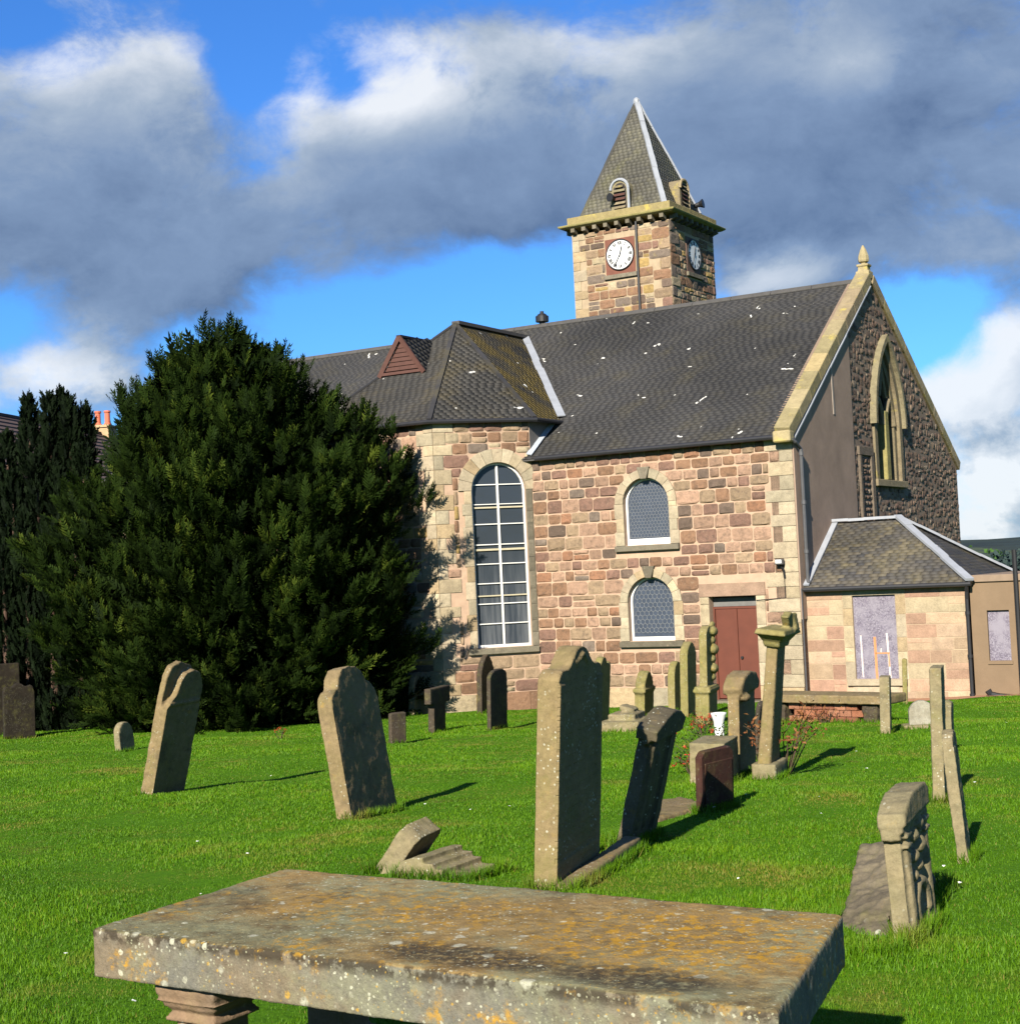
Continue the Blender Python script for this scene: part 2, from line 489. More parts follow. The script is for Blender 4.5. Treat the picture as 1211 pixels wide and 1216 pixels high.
def gravemat(name, base, warm, dark_amt=0.5, yellow=0.3, white=0.4, grow=0.3, rows=False, spot=38.0):
    """weathered sandstone with lichen discs, soot and green growth"""
    m, t, b = mat_new(name)
    co = t('ShaderNodeTexCoord').outputs['Object']
    oi = t('ShaderNodeObjectInfo')
    off = t.vmath('SCALE', (7.1, 3.3, 5.7))
    t.set(off.inputs['Scale'], oi.outputs['Random'])
    co = t.vmath('ADD', co, off.outputs[0]).outputs[0]
    n1 = t.noise(co, 3.2, 7, 0.62)
    n2 = t.noise(co, 17, 6, 0.68)
    n3 = t.noise(co, 85, 3, 0.7)
    col = t.mix(t.sstep(n1, 0.35, 0.65), base, warm)
    k = t.math('MULTIPLY', t.math('ADD', t.math('MULTIPLY_ADD', n2, 0.95, 0.30), t.math('MULTIPLY_ADD', n3, 0.55, -0.05)), 0.58)
    c = t.vmath('SCALE', col)
    t.set(c.inputs['Scale'], k)
    col = c.outputs[0]
    gr = t.sstep(t.noise(co, 5.5, 7, 0.66, w=1.0), 0.48, 0.66)
    col = t.mix(t.math('MULTIPLY', gr, grow), col, (.115, .11, .03))
    so = t.sstep(t.noise(co, 4.2, 8, 0.7, w=4.0), 0.50, 0.66)
    col = t.mix(t.math('MULTIPLY', so, dark_amt), col, (.028, .024, .018))
    ye = t.math('MULTIPLY', t.sstep(t.noise(co, 9, 6, 0.7, w=7.0), 0.58, 0.66), yellow)
    col = t.mix(ye, col, (.27, .165, .02))
    wv = t.vmath('SCALE', t('ShaderNodeTexNoise', {'Vector': co, 'Scale': 30.0}).outputs['Color'])
    wv.inputs['Scale'].default_value = 0.012
    v = t.voro(t.vmath('ADD', co, wv.outputs[0]).outputs[0], spot)
    spr = t('ShaderNodeSeparateColor', {0: v.outputs['Color']})
    sp = t.math('MULTIPLY', t.sstep(v.outputs['Distance'], 0.34, 0.26), t.math('GREATER_THAN', spr.outputs[0], 0.72))
    sp = t.math('MULTIPLY', sp, t.sstep(t.noise(co, 3.0, 4, 0.6, w=2.0), 0.42, 0.58))
    col = t.mix(t.math('MULTIPLY', sp, white), col, (.36, .355, .28))
    t.set(b.inputs['Base Color'], col)
    b.inputs['Roughness'].default_value = 0.95
    b.inputs['Specular IOR Level'].default_value = 0.12
    h = t.math('ADD', t.math('MULTIPLY', n2, 1.0), t.math('MULTIPLY', n3, 0.45))
    if rows:
        sx = t('ShaderNodeSeparateXYZ', {0: t('ShaderNodeTexCoord').outputs['Object']})
        row = t.sstep(t.math('ABSOLUTE', t.math('SUBTRACT', t.math('FRACT', t.math('MULTIPLY', sx.outputs['Z'], 14.0)), 0.5)), 0.30, 0.22)
        cut = t.sstep(t.noise(t.vmath('MULTIPLY', co, (1, 60, 18)).outputs[0], 1.0, 2), 0.5, 0.56)
        face = t.sstep(sx.outputs['X'], -0.012, -0.004)
        h = t.math('SUBTRACT', h, t.math('MULTIPLY', t.math('MULTIPLY', face, t.math('MULTIPLY', row, cut)), 1.6))
    bump(t, b, h, 0.55, 0.012)
    return m
G_TALL = gravemat('gravestone_olive', (.235, .180, .085), (.26, .19, .095), 0.15, 0.12, 0.55, 0.35, rows=True)
G_BROWN = gravemat('gravestone_brown', (.22, .165, .08), (.26, .19, .10), 0.45, 0.30, 0.5, 0.3)
G_GREY = gravemat('gravestone_grey', (.24, .205, .115), (.27, .22, .125), 0.40, 0.12, 0.6, 0.35)
G_MOSS = gravemat('gravestone_mossy', (.24, .205, .075), (.28, .235, .10), 0.30, 0.35, 0.4, 0.6)
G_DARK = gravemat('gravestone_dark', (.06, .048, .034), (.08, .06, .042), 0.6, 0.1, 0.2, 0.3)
G_LIGHT = gravemat('gravestone_light', (.36, .34, .27), (.30, .27, .20), 0.35, 0.05, 0.4, 0.2)
G_BLACK = gravemat('gravestone_shade_black', (.020, .016, .011), (.026, .020, .014), .5, 0, .1, .2)  # near-black base paints the tree shade onto the two stones by the Irish yew
G_SHADE = gravemat('gravestone_shaded_lichened', (.11, .092, .058), (.14, .115, .07), .55, .15, .9, .3)  # base darkened for the tallest stone's shadow on the tilted one; lichen its own
G_ROUGH = gravemat('rough_flaked_stone', (.15, .125, .085), (.20, .165, .11), 0.85, 0.10, 0.9, 0.3, spot=22.0)
G_RED = gravemat('gravestone_dark_red', (.05, .02, .015), (.065, .028, .02), 0.5, 0.0, 0.1, 0.2)
# ------------------------------------------------------------------ lie of the land
def smooth01(a, b, v):
    t = np.clip((v - a) / (b - a), 0, 1)
    return t * t * (3 - 2 * t)

def ground_h(x, y):
    """height of the ground: the yard falls gently past the church to a valley, hills beyond"""
    x, y = np.asarray(x, float), np.asarray(y, float)
    z = -0.051 * np.minimum(y, 70.0)
    z = z - 14.0 * smooth01(70, 300, y) - 12 * smooth01(300, 900, y)
    hill = smooth01(1000, 2600, y) * (45 + 7 * np.sin(x / 310.0 + 1.0) + 4 * np.sin(x / 121.0)) + smooth01(2600, 3900, y) * 22
    z = z + hill
    near = smooth01(60, 40, y) * smooth01(-14, -4, y)
    z = z + near * (0.018 * np.sin(x * 1.3 + y * 0.7) + 0.022 * np.sin(x * 0.55 - y * 0.9 + 1.0) + 0.012 * np.sin(x * 2.6 + y * 2.1))
    return z
def gh(x, y):
    return float(ground_h(x, y))

def axis_vals(lo, a, b, hi, step, grow=1.16):
    mid = list(np.arange(a, b + 1e-6, step))
    s, v, out = step, b, []
    while v < hi:
        s *= grow; v += s; out.append(v)
    s, v, out2 = step, a, []
    while v > lo:
        s *= grow; v -= s; out2.append(v)
    return np.array(out2[::-1] + mid + out)

xs, ys = axis_vals(-4500, -26, 26, 4500, 0.5), axis_vals(-400, -4, 60, 4600, 0.5)
GX, GY = np.meshgrid(xs, ys)
GZ = ground_h(GX, GY)
nx, ny = len(xs), len(ys)
idx = np.arange(nx * ny).reshape(ny, nx)
quads = np.stack([idx[:-1, :-1], idx[:-1, 1:], idx[1:, 1:], idx[1:, :-1]], -1).reshape(-1, 4)

def ground_mat():
    m, t, b = mat_new('turf')
    pos = t('ShaderNodeNewGeometry').outputs['Position']
    sx = t('ShaderNodeSeparateXYZ', {0: pos})
    n = t.noise(pos, 22, 6, 0.7)
    n0 = t.noise(pos, 0.8, 6, 0.6)
    lawn = t.ramp(n, [(.25, (.026, .070, .002)), (.5, (.045, .115, .003)), (.8, (.070, .155, .005))])
    br = t.sstep(n0, 0.60, 0.72)
    lawn = t.mix(t.math('MULTIPLY', br, 0.55), lawn, (.10, .085, .02))
    # fields and woods over the valley
    f = t('ShaderNodeTexVoronoi', {'Vector': t.vmath('MULTIPLY', pos, (1, 0.45, 0)).outputs[0], 'Scale': 0.005})
    fr = t('ShaderNodeSeparateColor', {0: f.outputs['Color']})
    fld = t.ramp(fr.outputs[0], [(0, (.020, .026, .026)), (.4, (.030, .040, .030)), (.7, (.050, .064, .038)), (.85, (.075, .085, .055)), (.95, (.026, .034, .030))], 'CONSTANT')
    wood = t.sstep(t.noise(pos, 0.012, 6, 0.6), 0.48, 0.54)
    fld = t.mix(wood, fld, (.026, .036, .034))
    col = t.mix(t.sstep(sx.outputs['Y'], 75, 130), lawn, fld)
    t.set(b.inputs['Base Color'], col)
    b.inputs['Roughness'].default_value = 1.0
    b.inputs['Specular IOR Level'].default_value = 0.05
    bump(t, b, n, 0.6, 0.03)
    return m
ground = np_mesh('ground', np.stack([GX, GY, GZ], -1).reshape(-1, 3), quads, ground_mat(), smooth=True)
tag(ground, kind='structure')

# ------------------------------------------------------------------ masonry helpers
PHI = 0.5401
CH_LOC = Vector((6.9441, 37.4903, EYE - 3.4579))

class Wall:
    """a vertical wall face in church coordinates; s runs to the right seen from outside, out is outwards"""
    def __init__(s, left, right):
        s.l = Vector((left[0], left[1], 0))
        d = Vector((right[0] - left[0], right[1] - left[1], 0))
        s.len = d.length
        s.r = d.normalized()
        s.n = Vector((s.r.y, -s.r.x, 0))
        s.th = math.atan2(s.r.y, s.r.x)
    def p(s, a, z, out=0.0):
        q = s.l + s.r * a + s.n * out
        return (q.x, q.y, z)
    def fn(s):
        return lambda a, z, d: s.p(a, z, d)

def arch_outline(s0, s1, z0, zs, n=14, kind='round', rise=None):
    c, r = (s0 + s1) / 2, (s1 - s0) / 2
    pts = [(s0, z0), (s1, z0)]
    if kind == 'round':
        for i in range(n + 1):
            a = math.pi * i / n
            pts.append((c + r * math.cos(a), zs + r * math.sin(a)))
    elif kind == 'point':
        rise = rise or 1.8 * r
        rad = (rise * rise + r * r) / (2 * r)
        top = math.asin(min(1, rise / rad))
        for i in range(n + 1):
            a = top * i / n
            pts.append((s1 - rad + rad * math.cos(a), zs + rad * math.sin(a)))
        for i in range(n - 1, -1, -1):
            a = top * i / n
            pts.append((s0 + rad - rad * math.cos(a), zs + rad * math.sin(a)))
    return pts

def wall_mesh(name, wall, outline, holes, mat, parent, depth=0.5, out=0.0):
    """wall panel with real openings; the reveals go back by depth"""
    loops = [outline] + holes
    tris = tessellate_polygon([[Vector((a, b, 0)) for a, b in lp] for lp in loops])
    mb = MB()
    flat = [p for lp in loops for p in lp]
    mb.add([wall.p(a, b, out) for a, b in flat], tris)
    mb.add([wall.p(a, b, out - depth) for a, b in flat], tris)
    for lp in loops:
        n = len(lp)
        v = [wall.p(a, b, out) for a, b in lp] + [wall.p(a, b, out - depth) for a, b in lp]
        mb.add(v, [(i, (i + 1) % n, (i + 1) % n + n, i + n) for i in range(n)])
    return mb.build(name, mat, parent)

# stone shapes: unit block, front towards -Y, 42 triangles
def block_vf(rnd, rock, jit=0.07, rim=0.30):
    g = [-0.5, -0.5 + 0.16, 0.5 - 0.16, 0.5]
    v, f = [], []
    for j, z in enumerate(g):
        for i, x in enumerate(g):
            edge = i in (0, 3) or j in (0, 3)
            if edge:
                y = -rim
                corner = i in (0, 3) and j in (0, 3)
                sh = rnd.uniform(0.03, 0.13) * (rim < .5) if corner else 0.0
                xx = x * (1 - sh) + rnd.uniform(-jit, jit) * 0.35 * (i in (1, 2) or corner)
                zz = z * (1 - sh) + rnd.uniform(-jit, jit) * 0.55 * (j in (1, 2) or corner)
                xx = max(-0.5, min(0.5, xx)); zz = max(-0.5, min(0.5, zz))
            else:
                y = -0.85 + rnd.uniform(-rock, rock)
                xx, zz = x + rnd.uniform(-jit, jit), z + rnd.uniform(-jit, jit)
            v.append((xx, y, zz))
    for j in range(3):
        for i in range(3):
            a = j * 4 + i
            f.append((a, a + 1, a + 5, a + 4))
    ring = [0, 1, 2, 3, 7, 11, 15, 14, 13, 12, 8, 4]
    b0 = len(v)
    for k in ring:
        x, y, z = v[k]
        v.append((x, 0.0, z))
    for k in range(12):
        k2 = (k + 1) % 12
        f.append((ring[k], b0 + k, b0 + k2, ring[k2]))
    return v, f

_blocks = {}
def block_mesh(mat, rocky=True):
    key = (mat.name, rocky)
    if key not in _blocks:
        rr = random.Random(len(_blocks) + 3)
        lst = []
        for i in range(12):
            v, f = block_vf(rr, 0.42 if rocky else 0.05, 0.10 if rocky else 0.015, 0.36 if rocky else 0.72)
            me = bpy.data.meshes.new('stone')
            me.from_pydata(v, [], f)
            me.materials.append(mat)
            lst.append(me)
        _blocks[key] = lst
    return random.choice(_blocks[key])

def put_stone(name, wall, a0, a1, z0, z1, proud, mat, parent, rocky=True, base=0.0):
    o = bpy.data.objects.new(name, block_mesh(mat, rocky))
    o.location = wall.p((a0 + a1) / 2, (z0 + z1) / 2, base - 0.004)
    o.rotation_euler = (0, 0, wall.th)
    o.scale = (a1 - a0, proud + 0.004, z1 - z0)
    return link(o, parent)

def merged_stones(name, rects, mat, parent, simple=False):
    """rects: (wall, a0, a1, z0, z1, proud); many small stones kept as one part"""
    V, F, T = [], [], []
    rr = random.Random(5)
    n = 0
    for wall, a0, a1, z0, z1, proud in rects:
        if simple:
            ca, cz = (a0 + a1) / 2, (z0 + z1) / 2
            q = []
            m_ = 0.22
            for (fa, fz) in ((-1, -1), (0, -1.05), (1, -1), (1.05, 0), (1, 1), (0, 1.05), (-1, 1), (-1.05, 0)):
                q.append(((a1 - a0) / 2 * fa * rr.uniform(.8, 1), (z1 - z0) / 2 * fz * rr.uniform(.8, 1)))
            v = [wall.p(ca + a, cz + z, -0.003) for a, z in q] + [wall.p(ca + a * .72, cz + z * .68, proud * rr.uniform(.6, 1.1)) for a, z in q]
            f = [(i, (i + 1) % 8, 8 + (i + 1) % 8) for i in range(8)] + [(i, 8 + (i + 1) % 8, 8 + i) for i in range(8)]
            f += [(8, 9, 10), (8, 10, 11), (8, 11, 12), (8, 12, 13), (8, 13, 14), (8, 14, 15)]
        else:
            v0, f0 = block_vf(rr, 0.42, 0.10, 0.22)
            v = [wall.p((a0 + a1) / 2 + x * (a1 - a0), (z0 + z1) / 2 + z * (z1 - z0), -0.004 - y * (proud + .004)) for x, y, z in v0]
            f = []
            for q in f0:
                f += [(q[0], q[1], q[2]), (q[0], q[2], q[3])]
        V += v
        F += [(a + n, b + n, c + n) for a, b, c in f]
        T += [rr.random()] * len(v)
        n += len(v)
    o = np_mesh(name, np.array(V), np.array(F), mat, parent, {'tone': ('POINT', T)}, smooth=not simple)
    tag(o, kind='stuff')
    return o

def fill_courses(wall, a0, a1, z0, z1, excl, hmin, hmax, wmin, wmax, joint=0.014, rnd=None, split=0.12):
    """rubble courses between openings. excl: functions (z0, z1) -> (sa, sb) or None"""
    rnd = rnd or random
    rects = []
    z = z0
    while z < z1 - 0.08:
        h = rnd.uniform(hmin, hmax)
        if z + h > z1 - 0.13:
            h = z1 - z
        segs = [(a0, a1)]
        for e in excl:
            iv = e(z, z + h)
            if iv is None:
                continue
            new = []
            for s, t in segs:
                if iv[1] <= s or iv[0] >= t:
                    new.append((s, t)); continue
                if iv[0] - s > 0.07: new.append((s, iv[0]))
                if t - iv[1] > 0.07: new.append((iv[1], t))
            segs = new
        for s, t in segs:
            x = s
            while x < t - 0.02:
                w = rnd.uniform(wmin, wmax) * (1.3 if h > (hmin + hmax) / 2 else 1.0)
                if x + w > t - wmin * 0.6:
                    w = t - x
                jj = joint * rnd.uniform(.7, 1.5)
                if h > hmin * 1.05 and rnd.random() < split and w > 0.2:
                    k = rnd.uniform(.4, .6)
                    rects.append((x + jj / 2, x + w - jj / 2, z + jj / 2, z + h * k - jj / 2))
                    rects.append((x + jj / 2, x + w - jj / 2, z + h * k + jj / 2, z + h - jj / 2))
                else:
                    d1, d2 = rnd.uniform(-.012, .012), rnd.uniform(-.012, .012)
                    rects.append((x + jj / 2, x + w - jj / 2, z + jj / 2 + max(0, d1), z + h - jj / 2 + min(0, d2)))
                x += w
        z += h
    return rects

def ex_rect(a, b, c, d):
    return lambda z0, z1: (a, b) if z1 > c + 0.02 and z0 < d - 0.02 else None
def ex_arch(c, r, zlo, zs):
    def f(z0, z1):
        zm = (z0 + z1) / 2
        if zm < zlo or zm > zs + r:
            return None
        w = r if zm <= zs else math.sqrt(max(0, r * r - (zm - zs) ** 2))
        return (c - w, c + w)
    return f

def ring_stones(name, wall, c, zs, r0, r1, n, proud, mat, parent, a_from=0.0, a_to=math.pi, jit=0.04, skip=()):
    for i in range(n):
        if i in skip:
            continue
        t0, t1 = a_from + (a_to - a_from) * i / n, a_from + (a_to - a_from) * (i + 1) / n
        g = 0.003 / r0
        t0, t1 = t0 + g, t1 - g
        ro = r1 + random.uniform(-jit, jit)
        tm = (t0 + t1) / 2
        poly = [(c + r * math.cos(t), zs + r * math.sin(t)) for r, t in ((r0, t0), (ro, t0), (ro, tm), (ro, t1), (r0, t1), (r0, tm))]
        MB().prism(poly, wall.fn(), proud + random.uniform(-.004, .004), -0.10).build(name, mat, parent, bevel=0.004)

def slate_field(corners, row=0.17, wmin=0.18, wmax=0.30, thick=0.0045, lift=0.0045, rnd=None, inset=0.0):
    """slates over a planar polygon; the first two corners are the eave. returns V, F, tone"""
    rnd = rnd or random.Random(3)
    c = [Vector(p) for p in corners]
    s_ax = (c[1] - c[0]).normalized()
    nrm = (c[1] - c[0]).cross(c[-1] - c[0]).normalized()
    t_ax = nrm.cross(s_ax)
    if t_ax.z < 0:
        t_ax = -t_ax
    nrm = s_ax.cross(t_ax)
    if nrm.z < 0:
        nrm = -nrm
    uv = [((p - c[0]).dot(s_ax), (p - c[0]).dot(t_ax)) for p in c]
    tmax = max(q[1] for q in uv)
    V, F, T = [], [], []
    k, n = 0, 0
    t = -0.03
    while t < tmax - 0.04:
        tm = max(0.001, t + row * 0.55)
        xs_ = []
        for i in range(len(uv)):
            (xa, ya), (xb, yb) = uv[i], uv[(i + 1) % len(uv)]
            if (ya - tm) * (yb - tm) < 0:
                xs_.append(xa + (xb - xa) * (tm - ya) / (yb - ya))
        if len(xs_) >= 2:
            lo, hi = min(xs_) + inset, max(xs_) - inset
            wm = (wmin + wmax) / 2 * .85
            x = lo - wm * (.5 if k % 2 else 1.0)
            while x < hi:
                w = wm * rnd.uniform(.93, 1.07)
                x0, x1 = max(x, lo), min(x + w - 0.0012, hi)
                if x1 - x0 > 0.02:
                    dz = rnd.uniform(-0.0035, 0.0035) - (rnd.random() < .012) * rnd.uniform(.02, .05)
                    dz2 = dz + rnd.uniform(-0.003, 0.003)
                    l2 = lift + rnd.uniform(0, 0.0012)
                    pts = [(x0, t + dz, l2), (x1, t + dz2, l2 + rnd.uniform(-.0006, .0006)), (x1, min(t + row * 1.06, tmax), 0.002), (x0, min(t + row * 1.06, tmax), 0.002),
                           (x0, t + dz, l2 + thick), (x1, t + dz2, l2 + thick), (x1, min(t + row * 1.06, tmax), thick * .7), (x0, min(t + row * 1.06, tmax), thick * .7)]
                    V += [tuple(c[0] + s_ax * a + t_ax * b + nrm * d) for a, b, d in pts]
                    F += [(n + 4, n + 5, n + 6, n + 7), (n, n + 1, n + 5, n + 4), (n + 1, n + 2, n + 6, n + 5), (n + 3, n, n + 4, n + 7)]
                    T += [rnd.random()] * 8
                    n += 8
                x += w
        t += row * (1 - 0.12 * max(0, tm / max(tmax, 1e-3)))
        k += 1
    return V, F, T

def slates(name, fields, mat, parent, **kw):
    V, F, T = [], [], []
    rnd = random.Random(len(fields) * 7 + 1)
    for poly in fields:
        v, f, t_ = slate_field(poly, rnd=rnd, **kw)
        n = len(V)
        V += v; T += t_
        F += [tuple(i + n for i in q) for q in f]
    o = np_mesh(name, np.array(V), np.array(F), mat, parent, {'tone': ('POINT', T)})
    return tag(o, kind='stuff')

def strip(name, a, b, w, h, mat, parent, n=1, up=(0, 0, 1), wob=0.0):
    """a straight bar from a to b of width w (sideways) and height h"""
    a, b, up = Vector(a), Vector(b), Vector(up)
    d = (b - a)
    L = d.length
    d.normalize()
    side = d.cross(up).normalized()
    upn = side.cross(d)
    mb = MB()
    for i in range(n):
        p = a + d * L * i / n
        q = a + d * (L * (i + 1) / n + (0.02 if n > 1 and i < n - 1 else 0))
        j = Vector((random.uniform(-wob, wob), random.uniform(-wob, wob), random.uniform(-wob, wob)))
        ww = w * (1 + random.uniform(-wob, wob) * 4)
        v = [r_ + side * (sx * ww / 2) + upn * (sz * h / 2) + j for r_ in (p, q) for sx, sz in ((-1, -1), (1, -1), (1, 1), (-1, 1))]
        mb.add(v, [(0, 1, 2, 3), (7, 6, 5, 4), (0, 4, 5, 1), (1, 5, 6, 2), (2, 6, 7, 3), (3, 7, 4, 0)])
    return mb.build(name, mat, parent)

# ------------------------------------------------------------------ the church
church = empty('stone_church', CH_LOC, -PHI,
               'old stone church with steep slate roof, round-headed windows and red double door', 'church')
UP, GP = -7.38, 0.0
EAVE, RZ, RY = 6.62, 11.28, 6.88
W_NAVE = Wall((-7.38, 0), (0, 0))
W_CANT = Wall((-9.25, -1.87), (-7.38, 0))
W_FRONT = Wall((-13.5, -1.87), (-9.25, -1.87))
W_LCANT = Wall((-15.4, 0), (-13.5, -1.87))
W_GAB = Wall((0, 0), (0, 15.0))
def sN(u):                      # distance along the nave wall from its left end
    return 7.38 - u
B0 = -0.6                       # walls go this far into the ground

church_rects = []
# --- nave wall with two windows and a door
uw, lw = (sN(4.02), 4.02, 5.10), (sN(4.02), 1.55, 2.55)      # centre, sill, springing
NR = 0.645
door_s0, door_s1, door_top = sN(2.40), sN(1.14), 2.62
holes = [arch_outline(uw[0] - NR, uw[0] + NR, uw[1], uw[2]), arch_outline(lw[0] - NR, lw[0] + NR, lw[1], lw[2]),
         [(door_s0, 0.02), (door_s1, 0.02), (door_s1, door_top), (door_s0, door_top)]]
nave_wall = wall_mesh('nave_wall', W_NAVE, [(0, B0), (7.38, B0), (7.38, EAVE - 0.02), (0, EAVE - 0.02)], holes, M_MORT, church, 0.45)
ex = [ex_arch(uw[0], NR + 0.22, uw[1] - 0.17, uw[2]), ex_arch(lw[0], NR + 0.22, lw[1] - 0.17, lw[2]),
      ex_rect(uw[0] - .92, uw[0] + .92, uw[1] - .18, uw[1]), ex_rect(lw[0] - .92, lw[0] + .92, lw[1] - .18, lw[1]),
      ex_rect(door_s0 - .25, door_s1 + .25, 0, 3.0)]
zq, k = 0.36, 0
quoin_rows = []
while zq < EAVE - 0.2:
    h = random.uniform(.27, .40)
    if zq + h > EAVE - 0.3: h = EAVE - 0.02 - zq
    w = random.uniform(.62, .85) if k % 2 == 0 else random.uniform(.32, .45)
    quoin_rows.append((7.38 - w, 7.38, zq, zq + h))
    zq += h; k += 1
for q in quoin_rows:
    put_stone('quoin', W_NAVE, q[0] + .006, q[1] - 0.002, q[2] + .006, q[3] - .006, 0.034, M_PALE, nave_wall, rocky=False)
    ex.append(ex_rect(q[0], q[1], q[2], q[3]))
for (a0, a1, z0, z1) in fill_courses(W_NAVE, 0.01, 7.375, 0.36, EAVE - 0.02, ex, .26, .37, .28, .52, joint=0.026, split=.05):
    church_rects.append((W_NAVE, a0, a1, z0, z1, random.uniform(.022, .048), M_RUB, nave_wall))
x = 0.0                                                          # base course
while x < 7.3:
    w = min(random.uniform(.6, 1.1), 7.38 - x)
    if x + w > 7.1: w = 7.38 - x
    if not (x + w > door_s0 and x < door_s1):
        put_stone('plinth_stone', W_NAVE, x + .006, x + w - .006, -0.35, 0.35, 0.075, M_PALE, nave_wall, rocky=False)
    x += w

def round_window(wall, c, z0, zs, r, parent, sr=0.22, proud=0.05, jmat=M_PALE, nv=9):
    ring_stones('voussoir', wall, c, zs, r, r + sr, nv, proud, jmat, parent, jit=0.02, skip=(nv // 2,))
    # keystone
    t0, t1 = math.pi * (nv // 2) / nv, math.pi * (nv // 2 + 1) / nv
    poly = [(c + rr_ * math.cos(t_), zs + rr_ * math.sin(t_)) for rr_, t_ in ((r - .03, t0 + .04), (r + sr + .07, t0 - .02), (r + sr + .07, t1 + .02), (r - .03, t1 - .04))]
    MB().prism(poly, wall.fn(), proud + .055, -0.1).build('keystone', M_SILL, parent, bevel=0.01)
    for sgn in (-1, 1):
        z, k = z0, 0
        while z < zs - 0.05:
            h = min(random.uniform(.28, .42), zs - z)
            if zs - z - h < 0.12: h = zs - z
            w = sr + (0.0 if k % 2 else 0.04)
            a, b = (c + sgn * r, c + sgn * (r + w))
            put_stone('jamb_stone', wall, min(a, b) + .001, max(a, b) - .001, z + .002, z + h - .002, proud - 0.004, jmat, parent, rocky=False)
            z += h; k += 1
    MB().prism([(c - r - .26, z0 - .155), (c + r + .26, z0 - .155), (c + r + .26, z0 - 0.01), (c - r - .26, z0 - 0.01)], wall.fn(), proud + .07, -0.25).build('sill', M_SILL, parent, bevel=0.012)

def hex_lattice(wall, c, z0, zs, r, out, w, cell, parent, mat):
    mb = MB()
    def inside(a, b):
        if b < z0: return False
        if b <= zs: return abs(a - c) < r
        return (a - c) ** 2 + (b - zs) ** 2 < r * r
    dx, dz = cell * math.sqrt(3), cell * 1.5
    rows = int((zs + r - z0) / dz) + 2
    cols = int(2 * r / dx) + 3
    for j in range(rows):
        for i in range(cols):
            cx, cz = c - r + i * dx + (dx / 2 if j % 2 else 0) - dx / 2, z0 + j * dz
            for k in range(3):
                a0, a1 = math.pi / 6 + k * math.pi / 3, math.pi / 6 + (k + 1) * math.pi / 3
                p, q = (cx + cell * math.cos(a0), cz + cell * math.sin(a0)), (cx + cell * math.cos(a1), cz + cell * math.sin(a1))
                if inside(*p) and inside(*q):
                    d = Vector((q[0] - p[0], q[1] - p[1])); d.normalize()
                    nx_, nz_ = -d.y * w / 2, d.x * w / 2
                    mb.prism([(p[0] + nx_, p[1] + nz_), (p[0] - nx_, p[1] - nz_), (q[0] - nx_, q[1] - nz_), (q[0] + nx_, q[1] + nz_)], wall.fn(), out, out - .008)
    return tag(mb.build('lead_lattice', mat, parent), kind='stuff')

def arch_frame(wall, c, z0, zs, r, fw_, out, d, mat, parent, name='frame', sillh=None):
    o, i = arch_outline(c - r, c + r, z0, zs), arch_outline(c - r + fw_, c + r - fw_, z0 + (sillh or fw_), zs, )
    n = len(o)
    mb = MB()
    v = [wall.p(a, b, out) for a, b in o] + [wall.p(a, b, out) for a, b in i] + [wall.p(a, b, out - d) for a, b in o] + [wall.p(a, b, out - d) for a, b in i]
    f = []
    for k in range(n):
        k2 = (k + 1) % n
        f += [(k, k2, n + k2, n + k), (n + k, n + k2, 3 * n + k2, 3 * n + k), (k2, k, 2 * n + k, 2 * n + k2)]
    mb.add(v, f)
    return mb.build(name, mat, parent, fixn=True)

for nm, (c, z0, zs) in (('upper', uw), ('lower', lw)):
    round_window(W_NAVE, c, z0, zs, NR, nave_wall)
    win = arch_frame(W_NAVE, c, z0, zs, NR - 0.004, 0.055, -0.13, 0.08, M_WHITE, church, 'window', sillh=0.16 if nm == 'upper' else 0.10)
    win['label'] = 'round-headed leaded window of the upper row' if nm == 'upper' else 'round-headed leaded window of the lower row'
    MB().prism(arch_outline(c - NR + .05, c + NR - .05, z0 + .06, zs), W_NAVE.fn(), -0.175, -0.20).build('pane', M_GLASS2, win)
    hex_lattice(W_NAVE, c, z0 + .16, zs, NR - .06, -0.163, 0.009, 0.054 if nm == 'upper' else 0.072, win, M_CAME)

# door
dr = MB().prism([(door_s0, 0.02), (door_s1, 0.02), (door_s1, door_top), (door_s0, door_top)], W_NAVE.fn(), -0.30, -0.36).build('door', M_DOOR, church)
dm = (door_s0 + door_s1) / 2
for a0, a1 in ((door_s0 + .05, dm - .006), (dm + .006, door_s1 - .05)):
    MB().prism([(a0, 0.06), (a1, 0.06), (a1, 2.30), (a0, 2.30)], W_NAVE.fn(), -0.24, -0.30).build('leaf', M_DOOR, dr, bevel=0.006)
for a0, a1 in ((door_s0, door_s0 + .045), (door_s1 - .045, door_s1)):
    MB().prism([(a0, 0.03), (a1, 0.03), (a1, 2.36), (a0, 2.36)], W_NAVE.fn(), -0.21, -0.30).build('frame', M_DOOR, dr)
MB().prism([(door_s0 + .045, 2.305), (door_s1 - .045, 2.305), (door_s1 - .045, 2.36), (door_s0 + .045, 2.36)], W_NAVE.fn(), -0.22, -0.30).build('frame', M_DOOR, dr)
MB().prism([(door_s0 + .01, 2.365), (door_s1 - .01, 2.365), (door_s1 - .01, 2.58), (door_s0 + .01, 2.58)], W_NAVE.fn(), -0.24, -0.30).build('transom_panel', M_TRANS, dr)
MB().tube([W_NAVE.p(dm + .09, 1.08, -.24), W_NAVE.p(dm + .09, 1.08, -.19)], 0.035, 10).build('handle', M_BLACK, dr)
MB().prism([(door_s0 - .25, door_top + .004), (door_s1 + .25, door_top + .004), (door_s1 + .25, door_top + .33), (door_s0 - .25, door_top + .33)], W_NAVE.fn(), 0.045, -0.3).build('lintel', masonry('lintel_stone', [(.30, .2, .14)], 0.15, nscale=4, bstr=.3), nave_wall, bevel=0.008)
